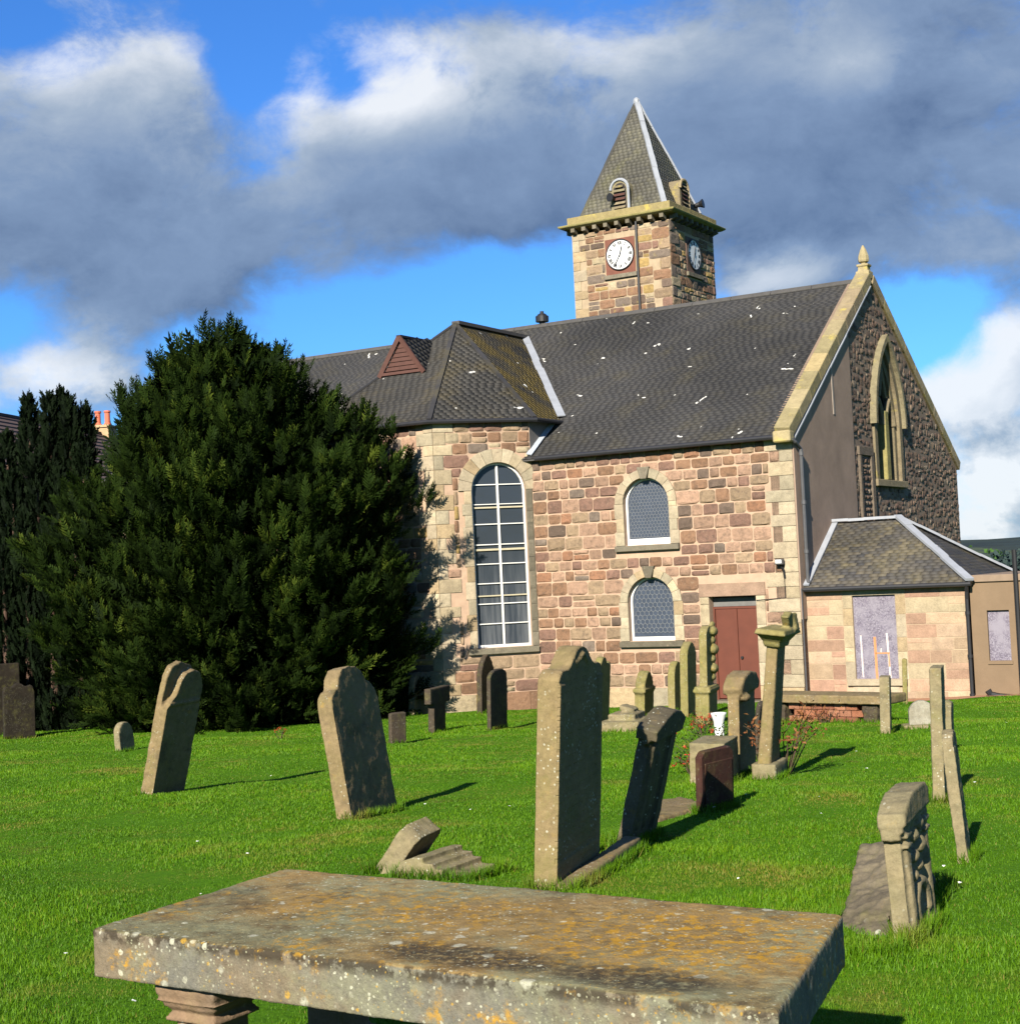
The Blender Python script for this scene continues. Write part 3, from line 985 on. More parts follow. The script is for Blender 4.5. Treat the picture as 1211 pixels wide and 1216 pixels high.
for sgn in (-1, 1):
    z, k = 0.0, 0
    e = door_s0 if sgn < 0 else door_s1
    while z < door_top - .05:
        h = min(random.uniform(.38, .6), door_top - z)
        if door_top - z - h < .15: h = door_top - z
        w = .24
        put_stone('jamb_stone', W_NAVE, min(e, e + sgn * w) + .002, max(e, e + sgn * w) - .002, z + .005, z + h - .005, 0.04, M_PALE, nave_wall, rocky=False)
        z += h
MB().prism([(door_s0 - .1, -0.3), (door_s1 + .1, -0.3), (door_s1 + .1, 0.03), (door_s0 - .1, 0.03)], W_NAVE.fn(), 0.16, -0.4).build('doorstep', M_SILL, church, bevel=.01)

# --- apse walls
AE = 7.58
AW = 2.645
ac, ar, az0, azs = 1.72, 0.745, 1.50, 5.68
apse_wall = wall_mesh('apse_wall', W_CANT, [(0, B0), (AW, B0), (AW, AE), (0, AE)], [arch_outline(ac - ar, ac + ar, az0, azs)], M_MORT, church, 0.45)
mbw = MB()
for wl in (W_FRONT, W_LCANT):
    mbw.prism([(0, B0), (wl.len, B0), (wl.len, AE), (0, AE)], wl.fn(), 0, -0.4)
apse_side = mbw.build('apse_side_wall', M_MORT, church)
MB().prism([(0, EAVE - .3), (3.2, EAVE - .3), (3.2, AE + .05), (0, AE + .05)], Wall((-7.38, 0), (-7.38, 3.2)).fn(), 0.0, -0.3).build('cheek_wall', plain('grey_cheek_harl', (.13, .12, .11), .9), church)
exa = [ex_arch(ac, ar + .36, az0 - .16, azs), ex_rect(ac - ar - .22, ac + ar + .25, az0 - .2, azs)]
exf = []
z, k = 0.30, 0
while z < AE - .05:
    h = random.uniform(.27, .42)
    if AE - .04 - z - h < .15: h = AE - .04 - z
    wa, wb = ((.50, .30) if k % 2 == 0 else (.28, .52))
    wa += random.uniform(-.05, .1)
    put_stone('quoin', W_CANT, .0, wa - .006, z + .006, z + h - .006, 0.036, M_PALE, apse_wall, rocky=False)
    put_stone('quoin', W_FRONT, W_FRONT.len - wb + .006, W_FRONT.len, z + .006, z + h - .006, 0.036, M_PALE, apse_side, rocky=False)
    exa.append(ex_rect(0, wa, z, z + h)); exf.append(ex_rect(W_FRONT.len - wb, W_FRONT.len, z, z + h))
    z += h; k += 1
for (a0, a1, z0, z1) in fill_courses(W_CANT, 0.0, AW - .01, 0.30, AE - .04, exa, .24, .40, .30, .60, joint=.022, split=.08):
    church_rects.append((W_CANT, a0, a1, z0, z1, random.uniform(.02, .045), M_APSE, apse_wall))
for (a0, a1, z0, z1) in fill_courses(W_FRONT, W_FRONT.len - 2.6, W_FRONT.len, 0.30, AE - .04, exf, .24, .40, .28, .52, joint=.022, split=.08):
    church_rects.append((W_FRONT, a0, a1, z0, z1, random.uniform(.02, .045), M_APSE, apse_side))
for wl, par in ((W_CANT, apse_wall), (W_FRONT, apse_side)):
    x = 0.0
    while x < wl.len - .01:
        w = random.uniform(.6, 1.0)
        if x + w > wl.len - .3: w = wl.len - x
        put_stone('plinth_stone', wl, x + .005, x + w - .005, -0.5, 0.29, 0.07, M_APSE, par, rocky=False)
        x += w
# tall window surround
ring_stones('voussoir', W_CANT, ac, azs, ar, ar + .36, 11, 0.05, M_PALE, apse_wall, jit=.03)
for sgn in (-1, 1):
    z, k = az0, 0
    while z < azs - .02:
        h = random.uniform(.3, .5)
        if azs - z - h < .2: h = azs - z
        w = .21 + (.06 if (k % 2 and sgn < 0) else 0)
        if sgn > 0: w = min(.18, AW - ac - ar - .002)
        a, b = ac + sgn * ar, ac + sgn * (ar + w)
        put_stone('jamb_stone', W_CANT, min(a, b) + .003, max(a, b) - .003, z + .004, z + h - .004, 0.046, M_PALE if sgn < 0 else M_SILL, apse_wall, rocky=False)
        z += h; k += 1
MB().prism([(.70, az0 - .17), (AW - .02, az0 - .17), (AW - .02, az0 - .01), (.70, az0 - .01)], W_CANT.fn(), 0.12, -0.3).build('sill', M_SILL, apse_wall, bevel=.012)
tw = arch_frame(W_CANT, ac, az0, azs, ar - .004, 0.05, -0.10, 0.09, M_WHITE, church, 'window', sillh=.07)
tw['label'] = 'tall round-headed window with white glazing bars'
MB().prism(arch_outline(ac - ar + .04, ac + ar - .04, az0 + .05, azs), W_CANT.fn(), -0.165, -0.19).build('pane', M_CURT, tw)
H_ = azs + ar - az0
def zf(v):                         # height of a bar from its place down the window
    return azs + ar - H_ * (v - 92) / 1020.0
MB().prism([(ac - .028, az0 + .06), (ac + .028, az0 + .06), (ac + .028, azs + ar - .04), (ac - .028, azs + ar - .04)], W_CANT.fn(), -0.105, -0.16).build('mullion', M_WHITE, tw)
M_CREAM = plain('aged_cream_paint', (.30, .265, .18), .6, var=.2)
for v, hh, mm in ((213, .013, M_WHITE), (322, .011, M_WHITE), (340, .021, M_CREAM), (432, .013, M_WHITE), (545, .013, M_WHITE), (573, .026, M_CREAM), (652, .013, M_WHITE), (760, .013, M_WHITE),
                  (828, .017, M_CREAM), (872, .013, M_WHITE), (982, .013, M_WHITE)):
    zz = zf(v)
    hw = ar - .045 if zz < azs else math.sqrt(max(.01, (ar - .03) ** 2 - (zz - azs) ** 2)) - .01
    for a, b in ((ac - hw, ac - .029), (ac + .029, ac + hw)):
        MB().prism([(a, zz - hh), (b, zz - hh), (b, zz + hh), (a, zz + hh)], W_CANT.fn(), -0.112, -0.162).build('glazing_bar', mm, tw)

# --- rubble stones: the largest are parts, the rest one mass
church_rects.sort(key=lambda q: -(q[2] - q[1]) * (q[4] - q[3]))
for q in church_rects[:296]:
    put_stone('stone', *q[:6], q[6], q[7])
rest = {}
for q in church_rects[296:]:
    rest.setdefault((q[6].name, q[7].name), []).append(q)
for qs in rest.values():
    merged_stones('small_stones', [q[:6] for q in qs], qs[0][6], qs[0][7])

# --- gable wall with pointed window
GW, GE2 = 15.0, 6.35
gc, gr, gz0, gzs, grise = 7.67, 1.06, 5.60, 7.15, 2.15
gable_pts = [(0, B0), (GW, B0), (GW, GE2), (RY, RZ + .02), (0, EAVE)]
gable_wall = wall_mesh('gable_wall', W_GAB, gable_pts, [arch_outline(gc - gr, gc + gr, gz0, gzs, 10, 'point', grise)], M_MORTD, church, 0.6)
def roof_z(a):
    return EAVE + (RZ - EAVE) * a / RY if a < RY else RZ - (RZ - GE2) * (a - RY) / (GW - RY)
HX = 4.62
MB().prism([(0.002, 2.0), (HX, 2.0), (HX, roof_z(HX) - .10), (0.002, EAVE - .10)], W_GAB.fn(), 0.035, -0.01).build('harl_panel', M_HARL, gable_wall)
rub = []
rz = 2.0
rg = random.Random(21)
rub_ex = [lambda z0, z1: (lambda zm: None if zm < gz0 - .15 or zm > gzs + grise + .35 else
                          ((gc - 1.36, gc + 1.36) if zm < gzs else (lambda k_: (gc - 1.36 * k_, gc + 1.36 * k_))(max(0.12, 1 - ((zm - gzs) / (grise + .4)) ** 1.8))))((z0 + z1) / 2),
          ex_rect(4.9, 6.2, 4.0, 6.5)]
z = 2.0
while z < RZ - .2:
    h = rg.uniform(.13, .22)
    a0 = HX + .02
    if z > roof_z(HX) - .2:
        a0 = (z + .2 - EAVE) / (RZ - EAVE) * RY
    a1 = GW - .02 if z < GE2 - .25 else RY + (RZ - z - .15 - h) / (RZ - GE2) * (GW - RY)
    for (b0, b1, c0, c1) in fill_courses(W_GAB, a0, a1, z, z + h, rub_ex, h, h + .001, .11, .42, joint=rg.choice([.01, .02, .035]), rnd=rg, split=0):
        rub.append((W_GAB, b0, b1, *(lambda d_, e_: (c0 + d_ - e_, c1 + d_ + e_))(rg.uniform(-.09, .09), rg.uniform(-.03, .04)), rg.uniform(.006, .030)))
    z += h
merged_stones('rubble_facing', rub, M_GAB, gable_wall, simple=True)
# dressed surround, hood mould, mullion and tracery of the pointed window
M_GST = masonry('window_freestone', [(.22, .19, .115), (.20, .165, .10), (.24, .195, .12)], 0.45, lich=.5, nscale=5)
gwin = MB()
def pring(r0, r1, rise0, rise1, zlo, o0, o1, name, mat, par, n=10):
    a = arch_outline(gc - r0, gc + r0, zlo, gzs, n, 'point', rise0)[2:]
    b = arch_outline(gc - r1, gc + r1, zlo, gzs, n, 'point', rise1)[2:]
    a = [(gc + r0, zlo)] + a + [(gc - r0, zlo)]
    b = [(gc + r1, zlo)] + b + [(gc - r1, zlo)]
    m = len(a)
    mb = MB()
    v = [W_GAB.p(*q, o0) for q in a] + [W_GAB.p(*q, o0) for q in b] + [W_GAB.p(*q, o1) for q in a] + [W_GAB.p(*q, o1) for q in b]
    f = []
    for i in range(m - 1):
        f += [(i, i + 1, m + i + 1, m + i), (m + i, m + i + 1, 3 * m + i + 1, 3 * m + i), (i + 1, i, 2 * m + i, 2 * m + i + 1), (2 * m + i, 3 * m + i, 3 * m + i + 1, 2 * m + i + 1)]
    f += [(0, m, 3 * m, 2 * m), (m - 1, 3 * m - 1, 4 * m - 1, 2 * m - 1)]
    mb.add(v, f)
    return mb.build(name, mat, par)
gw_o = pring(1.055, 1.30, 2.14, 2.42, gz0, 0.07, -0.25, 'window', M_GST, church)
gw_o['label'] = 'tall pointed gable window with stone mullion and tracery'
pring(1.31, 1.46, 2.44, 2.64, gzs + .05, 0.19, 0.0, 'hood_mould', M_GST, gw_o)
pring(0.84, 1.05, 1.84, 2.12, gz0, -0.03, -0.28, 'frame', M_GST, gw_o)
MB().prism([(gc - 1.42, gz0 - .2), (gc + 1.42, gz0 - .2), (gc + 1.42, gz0 - .004), (gc - 1.42, gz0 - .004)], W_GAB.fn(), 0.13, -0.3).build('sill', M_GST, gw_o, bevel=.015)
MB().prism([(gc - .19, gz0), (gc + .19, gz0), (gc + .16, gzs + .45), (gc - .16, gzs + .45)], W_GAB.fn(), 0.03, -0.30).build('mullion', M_CORN, gw_o, bevel=.03)
for sgn in (-1, 1):
    c2 = gc + sgn * .50
    pts = arch_outline(c2 - .36, c2 + .36, gzs, gzs + .05, 8, 'point', .72)[2:]
    mb = MB()
    prev = None
    mb.tube([W_GAB.p(a, b, -.06) for a, b in pts], 0.085, 6)
    mb.build('tracery', M_GST, gw_o)
mbt = MB()
mbt.tube([W_GAB.p(gc - .30, gzs + .85, -.07), W_GAB.p(gc - .12, gzs + 1.35, -.07), W_GAB.p(gc, gzs + 1.75, -.07)], .06, 6)
mbt.tube([W_GAB.p(gc + .30, gzs + .85, -.07), W_GAB.p(gc + .12, gzs + 1.35, -.07), W_GAB.p(gc, gzs + 1.72, -.08)], .06, 6)
mbt.build('tracery', M_GST, gw_o)
MB().prism(arch_outline(gc - 1.05, gc + 1.05, gz0, gzs, 10, 'point', 2.12), W_GAB.fn(), -0.31, -0.33).build('pane', plain('dark_boarded_light', (.022, .022, .024), .5), gw_o)
# blocked doorway beside it: lintel and two jambs
for a0, a1, z0, z1, nm in ((4.92, 6.16, 6.22, 6.46, 'lintel'), (4.95, 5.10, 4.2, 6.215, 'jamb_stone'), (5.92, 6.16, 4.2, 6.215, 'jamb_stone'), (4.9, 6.2, 3.98, 4.195, 'sill')):
    MB().prism([(a0, z0), (a1, z0), (a1, z1), (a0, z1)], W_GAB.fn(), 0.075, -0.1).build(nm, masonry('grey_margin', [(.15, .12, .09), (.17, .135, .1)], .3, nscale=5), gable_wall, bevel=.01)
merged_stones('small_stones', [(W_GAB, b0, b1, c0, c1, .045) for (b0, b1, c0, c1) in fill_courses(W_GAB, 5.11, 5.91, 4.2, 6.21, [], .13, .2, .14, .3, joint=.03, rnd=rg)], M_GAB, gable_wall, simple=True)
MB().prism([(3.05, 7.2), (3.16, 7.2), (3.10, 8.55), (3.02, 8.55)], W_GAB.fn(), 0.05, 0.03).build('plaster_patch', plain('pale_render', (.24, .20, .165), .9), gable_wall)

# --- roofs
XL = -24.0
nave_roof = MB()
ov, ez = -0.20, EAVE - .14
nave_roof.add([(XL, ov, ez), (-.34, ov, ez), (-.34, RY, RZ), (XL, RY, RZ), (-.34, GW + .15, GE2 - .05), (XL, GW + .15, GE2 - .05),
               (XL, ov, ez - .06), (-.34, ov, ez - .06), (-.34, GW + .15, GE2 - .12), (XL, GW + .15, GE2 - .12)],
              [(0, 1, 2, 3), (3, 2, 4, 5), (6, 9, 8, 7), (0, 6, 7, 1), (5, 4, 8, 9), (1, 7, 8, 4, 2), (0, 3, 5, 9, 6)])
nave_roof = nave_roof.build('nave_roof', M_RIDGE, church)
slates('slates', [[(-22, ov, ez), (-.36, ov, ez), (-.36, RY, RZ), (-22, RY, RZ)]], M_SLATE, nave_roof, row=.13, wmin=.17, wmax=.34)
for i in range(17):                                               # ridge stones
    x1 = -.45 - i * 1.25
    MB().prism([(-.12, -.07), (0, .03), (.12, -.07), (.12, -.12), (-.12, -.12)], (lambda a, b, d, x_=x1: (d, RY + a, RZ + .06 + b)), x1, x1 - 1.24).build('ridge_stone', M_RIDGE, nave_roof, bevel=.01)
# back and left walls
MB().box(XL, -7.4, -.0 + .01, .4, B0, EAVE - .15).box(XL, -.6, GW - .4, GW, B0, GE2 - .15).prism([(0, B0), (GW, B0), (GW, GE2 - .1), (RY, RZ - .05), (0, EAVE - .1)], (lambda a, b, d: (d, a, b)), XL, XL + .4).build('back_wall', M_MORTD, church)
# skew coping on the gable
def skew(a, b, n, front):
    a, b = Vector(a), Vector(b)
    for i in range(n):
        p, q = a.lerp(b, i / n), a.lerp(b, (i + 1) / n)
        d = (q - p).normalized()
        nn = Vector((1, 0, 0)).cross(d)
        if nn.z < 0: nn = -nn
        x0, x1 = -.32, .075
        h0 = -.16
        q = q - d * .012
        v = []
        for r_ in (p, q):
            for x_, hh in ((x0, h0), (x1, h0), (x1, .15), (x0 + .0, .19)):
                v.append(r_ + Vector((x_, 0, 0)) + nn * (hh + random.uniform(-.006, .006)))
        MB().add(v, [(0, 1, 2, 3), (7, 6, 5, 4), (0, 4, 5, 1), (1, 5, 6, 2), (2, 6, 7, 3), (3, 7, 4, 0)]).build('coping_stone', M_COPE, gable_wall, bevel=.012)
skew((0, -.24, EAVE - .08), (0, RY - .12, RZ + .04), 9, True)
skew((0, GW + .2, GE2 - .08), (0, RY + .12, RZ + .04), 9, False)
MB().box(-.36, .09, -.36, -.04, EAVE - .30, EAVE - .02).build('skew_putt', M_COPE, gable_wall, bevel=.03)
strip('mortar_fillet', (.06, .02, EAVE - .20), (.06, RY - .2, RZ - .22), .035, .07, M_LEAD, gable_wall, n=14, up=(1, 0, 0), wob=.006)
fin = MB().lathe([(.27, 0), (.27, .20), (.20, .23), (.19, .33), (.235, .36), (.24, .41)], 4, (-.14, RY, RZ + .04), sq=True)
fin.lathe([(.08, .41), (.08, .45), (.145, .49), (.16, .54), (.15, .66), (.09, .83), (.03, .95), (.015, .97)], 8, (-.14, RY, RZ + .04))
fin.build('finial', M_COPE, church, bevel=.012)
# gutters and rainwater pipes
MB().tube([(-7.1, -.24, ez - .02), (-.02, -.24, ez - .02)], .062, 8).build('gutter', M_GUT, church)
dp = MB().tube([(.02, -.24, ez - .03), (.10, -.05, ez - .16), (.115, .28, ez - .32), (.115, .28, 2.95), (.17, .22, 2.86)], .045, 8)
for zz in (6.0, 4.8, 3.6):
    dp.tube([(.115, .28, zz), (.115, .28, zz + .09)], .062, 8)
dp.build('downpipe', M_PIPE, church)

# --- apse roof
AC = (-10.98, 2.2, 10.83)
ze = AE
e0, e1, e2, e3 = (-13.62, -2.05, ze), (-9.22, -2.05, ze), (-7.18, -.02, ze), (-7.18, 2.9, ze)
l2, l3 = (-15.6, -.02, ze), (-15.6, 2.9, ze)
rb = (-10.98, 7.0, 10.83)
facets = [[e0, e1, AC], [e1, e2, AC], [e2, e3, rb, AC], [l2, e0, AC], [l3, l2, AC, rb]]
mb = MB()
for fct in facets:
    n = len(fct)
    mb.add(fct + [(p[0], p[1], p[2] - .07) for p in fct], [tuple(range(n))] + [(0, n, n + 1, 1)])
apse_roof = mb.build('apse_roof', M_RIDGE, church)
slates('slates', [facets[0], facets[1], facets[3]], M_SLATE_A, apse_roof, row=.13, wmin=.17, wmax=.34)
slates('slates', [facets[2]], M_SLATE_M, apse_roof, row=.13, wmin=.17, wmax=.34)
for a, b in ((e1, AC), (e2, AC), (e0, AC)):
    strip('hip_tile', Vector(a) + Vector((0, 0, .02)), Vector(b) + Vector((0, 0, .03)), .13, .05, M_SLATE_X, apse_roof, n=14, wob=.003)
strip('ridge_stone', Vector(AC) + Vector((0, 0, .05)), (-10.98, 6.3, 10.88), .26, .10, M_RIDGE, apse_roof, n=5, wob=.002)
strip('valley_lead', (-7.20, 1.50, 7.74), (-10.98, 6.22, 10.92), .22, .03, M_LEAD, apse_roof, n=9, up=(.35, -.5, .8), wob=.012)
strip('flashing', (-7.33, -.16, EAVE - .02), (-7.33, 1.42, EAVE + 1.05), .16, .03, plain('dull_lead', (.26, .28, .31), .55, nscale=3), apse_roof, n=4, up=(.3, -.56, .83), wob=.003)
gp = [(-13.6, -2.12, ze - .05), (-9.24, -2.12, ze - .05), (-7.12, -.02, ze - .05), (-7.12, 1.5, ze - .05)]
MB().tube(gp, .058, 8).build('gutter', M_GUT, church)

# triangular roof vent
dx0, dx1, dy = -12.22, -10.74, .12
zb_ = ze + (AC[2] - ze) * (dy + 2.05) / (AC[1] + 2.05)
pk = (( dx0 + dx1) / 2, dy - .06, zb_ + 1.00)
dor = MB().add([(dx0, dy, zb_ - .1), (dx1, dy, zb_ - .1), pk, (pk[0], pk[1] + 2.2, pk[2])], [(0, 1, 2), (1, 3, 2), (0, 2, 3)]).build('dormer', M_DORM, church)
dor['label'] = 'small triangular roof vent with red-brown boarded front'
slates('slates', [[(dx1 + .06, dy - .1, zb_ - .02), (dx1 - .2, dy + 1.9, zb_ + .6), (pk[0], pk[1] + 2.2, pk[2] + .02), (pk[0], pk[1] - .06, pk[2] + .03)]], M_SLATE_A, dor, row=.16)
strip('barge_board', (dx0 - .03, dy - .10, zb_ - .04), (pk[0], dy - .14, pk[2] + .04), .05, .13, M_DORM, dor, up=(.7, 0, .7))
strip('barge_board', (dx1 + .03, dy - .10, zb_ - .04), (pk[0], dy - .14, pk[2] + .045), .05, .13, M_DORM, dor, up=(-.7, 0, .7))
strip('sill_board', (dx0, dy - .09, zb_ + .03), (dx1, dy - .09, zb_ + .03), .05, .08, M_DORM, dor)
for i in range(7):
    zz = zb_ + .16 + i * .125
    hw = .70 * (1 - (zz - zb_) / 1.00) - .03
    if hw > .05:
        strip('board', (pk[0] - hw, dy - .05, zz), (pk[0] + hw, dy - .05, zz), .03, .105, M_DORM, dor)
strip('ridge_strip', (pk[0], pk[1] - .1, pk[2] + .06), (pk[0], pk[1] + 2.2, pk[2] + .06), .16, .06, M_BLACK, dor)
MB().lathe([(.10, -.2), (.10, .06), (.21, .06), (.21, .24), (.14, .28), (.14, .30), (.06, .34), (.06, .40)], 14, (-10.72, RY + .05, RZ + .08)).build('roof_vent', M_BLACK, church)

# floodlight on the nave wall, with its cable
fl = MB().boxm(Matrix.Translation(Vector(W_NAVE.p(sN(.42), 3.42, .16))), .20, .15, .13).build('floodlight', M_PIPE, church, bevel=.01)
MB().boxm(Matrix.Translation(Vector(W_NAVE.p(sN(.42), 3.43, .24))), .15, .012, .085).build('lamp_glass', plain('lamp_glass', (.5, .5, .48), .2), fl)
MB().tube([W_NAVE.p(sN(.42), 3.36, .12), W_NAVE.p(sN(.36), 3.20, .06), W_NAVE.p(sN(.35), 3.02, .045)], .032, 6).build('bracket', M_BLACK, fl)
MB().tube([W_NAVE.p(sN(.36), 3.05, .05), W_NAVE.p(sN(.36), 2.54, .05), W_NAVE.p(sN(1.12), 2.50, .05)], .010, 5).build('cable', M_BLACK, fl)
MB().tube([(.03, .02, 2.75), (.03, .02, -.3)], .022, 6).build('waste_pipe', M_PIPE, church)
def church_pt(x, y, z=0.0):
    c, s = math.cos(-PHI), math.sin(-PHI)
    return Vector((CH_LOC.x + c * x - s * y, CH_LOC.y + s * x + c * y, CH_LOC.z + z))

# ------------------------------------------------------------------ the clock tower
HT = 1.933
tower = empty('clock_tower', church_pt(-11.045, 15.385), -PHI,
              'square stone clock tower with slated pyramid spire rising behind the church roof', 'tower')
T_F, T_R = Wall((-HT, -HT), (HT, -HT)), Wall((HT, -HT), (HT, HT))
TZ = 15.62
tw_b = MB().box(-HT, HT, -HT, HT, -.5, TZ).build('tower_wall', M_MORTT, tower)
CLZ = 14.64
tre = []
for wl in (T_F, T_R):
    exq = [ex_rect(1.30, 2.56, CLZ - .92, CLZ + .62)]
    z, k = 9.3, 0
    while z < TZ - .1:
        h = random.uniform(.30, .44)
        if TZ - z - h < .16: h = TZ - z
        wq = (.72, .40)[(k + (wl is T_R)) % 2] * random.uniform(.9, 1.15)
        fr = wl is T_F
        a0, a1 = (2 * HT - wq, 2 * HT) if fr else (0, wq)
        put_stone('quoin', wl, a0 + .004, a1 - .004, z + .006, z + h - .006, .035, M_TOW, tw_b, rocky=True)
        exq.append(ex_rect(a0, a1, z, z + h))
        if fr:
            put_stone('quoin', wl, .0, .28 + .25 * (k % 2), z + .006, z + h - .006, .035, M_PALE, tw_b, rocky=False)
            exq.append(ex_rect(0, .285 + .25 * (k % 2), z, z + h))
        z += h; k += 1
    for (b0, b1, c0, c1) in fill_courses(wl, 0, 2 * HT, 9.3, TZ, exq, .22, .36, .24, .62, joint=.026, split=.15):
        put_stone('stone', wl, b0, b1, c0, c1, random.uniform(.02, .045), M_TOW, tw_b)
# cornice: brackets, moulding, blocking course
for wl, nb in ((T_F, 9), (T_R, 9), (Wall((HT, HT), (-HT, HT)), 9), (Wall((-HT, HT), (-HT, -HT)), 9)):
    for i in range(nb):
        c = .16 + i * (2 * HT - .32) / (nb - 1)
        mb = MB()
        mb.add([wl.p(c - .075, TZ - .02, 0), wl.p(c + .075, TZ - .02, 0), wl.p(c + .075, TZ + .20, 0), wl.p(c - .075, TZ + .20, 0),
                wl.p(c - .075, TZ + .06, .26), wl.p(c + .075, TZ + .06, .26), wl.p(c + .075, TZ + .20, .26), wl.p(c - .075, TZ + .20, .26)],
               [(0, 1, 5, 4), (4, 5, 6, 7), (0, 4, 7, 3), (1, 2, 6, 5), (0, 3, 2, 1), (3, 7, 6, 2)])
        mb.build('bracket', M_SILL, tw_b)
def ring_course(name, prof, mat, parent):
    """square moulding; prof: (half width, height)"""
    mb = MB()
    v, f = [], []
    for w, z in prof:
        v += [(-w, -w, z), (w, -w, z), (w, w, z), (-w, w, z)]
    for i in range(len(prof) - 1):
        for k in range(4):
            k2 = (k + 1) % 4
            f.append((i * 4 + k, i * 4 + k2, i * 4 + 4 + k2, i * 4 + 4 + k))
    f += [(3, 2, 1, 0), tuple(len(v) - 4 + k for k in range(4))]
    return mb.add(v, f).build(name, mat, parent, bevel=.012)
ring_course('cornice', [(HT - .1, TZ + .18), (HT + .26, TZ + .20), (HT + .37, TZ + .26), (HT + .39, TZ + .32), (HT + .18, TZ + .36)], M_CORN, tower)
ring_course('blocking_course', [(HT + .12, TZ + .35), (HT + .12, TZ + .63), (HT - .12, TZ + .67), (HT - .3, TZ + .64)], M_CORN, tower)
# spire
SB, SZ0, SZ1 = 1.70, TZ + .62, 20.70
sp = MB().add([(-SB, -SB, SZ0), (SB, -SB, SZ0), (SB, SB, SZ0), (-SB, SB, SZ0), (0, 0, SZ1)], [(0, 1, 4), (1, 2, 4), (2, 3, 4), (3, 0, 4), (3, 2, 1, 0)]).build('spire', M_RIDGE, tower)
cs = [(-SB, -SB, SZ0), (SB, -SB, SZ0), (SB, SB, SZ0), (-SB, SB, SZ0)]
slates('slates', [[cs[i], cs[(i + 1) % 4], (0, 0, SZ1)] for i in range(4)], M_SLATE_T, sp, row=.14, wmin=.15, wmax=.28)
for i, (nm, w, mm) in enumerate((('hip_lead', .10, M_SLATE_T), ('hip_lead', .19, M_LEAD), ('hip_lead', .11, M_LEAD), ('hip_lead', .10, M_SLATE_T))):
    a = Vector(cs[i])
    strip(nm, a + Vector((0, 0, .02)), Vector((0, 0, SZ1 + .04)), w, .07, mm, sp, n=9, wob=.010)
MB().lathe([(.13, SZ1 - .20), (.12, SZ1 + .02), (.05, SZ1 + .10)], 8).build('spire_cap', M_LEAD, sp)
# louvred lights in the spire
for wl, c in ((T_F, 1.93), (T_R, 1.80)):
    par = tower
    lo, hh, hw = SZ0 + .02, .78, .36
    off = -(HT - SB) + .02
    out = arch_outline(c - hw, c + hw, lo, lo + hh, 8)
    lv = MB().prism(out, wl.fn(), off + .05, off - .75).build('louvred_light', M_GST, par)
    MB().prism(arch_outline(c - hw + .12, c + hw - .10, lo + .04, lo + hh - .02, 8), wl.fn(), off + .056, off + .05).build('opening', M_DARKIN, lv)
    for i in range(6):
        zz = lo + .10 + i * .15
        hww = hw - .13 if zz < lo + hh else hw - .2
        MB().add([wl.p(c - hww, zz, off + .13), wl.p(c + hww, zz, off + .13), wl.p(c + hww, zz + .075, off + .06), wl.p(c - hww, zz + .075, off + .06), wl.p(c - hww, zz - .02, off + .13), wl.p(c + hww, zz - .02, off + .13)],
                 [(0, 1, 2, 3), (4, 5, 1, 0)]).build('louvre', M_DORM if i in (2, 3) else M_GST, lv)
    hood = MB()
    hood.tube([wl.p(c + hw * .98 * math.cos(t), lo + hh + hw * .98 * math.sin(t), off + .07) for t in [math.pi * k / 10 for k in range(11)]], .055, 6)
    hood.tube([wl.p(c + hw * .98, lo, off + .07), wl.p(c + hw * .98, lo + hh, off + .07)], .05, 6)
    hood.build('lead_hood', M_LEAD if wl is T_F else M_COPE, lv)
# horn loudspeaker in the front light, floodlight on the far corner
MB().tube([T_F.p(1.70, SZ0 + .50, -.15), T_F.p(1.70, SZ0 + .50, -.05), T_F.p(1.66, SZ0 + .50, .12)], [.06, .09, .16], 10).build('horn_loudspeaker', M_BLACK, tower)
MB().tube([T_R.p(2.95, SZ0 + .42, -.3), T_R.p(3.0, SZ0 + .46, -.1), T_R.p(3.02, SZ0 + .48, .05)], [.07, .10, .18], 10).tube([T_R.p(3.1, SZ0 + .0, -.25), T_R.p(3.0, SZ0 + .42, -.2)], .035, 6).build('horn_loudspeaker', M_BLACK, tower)
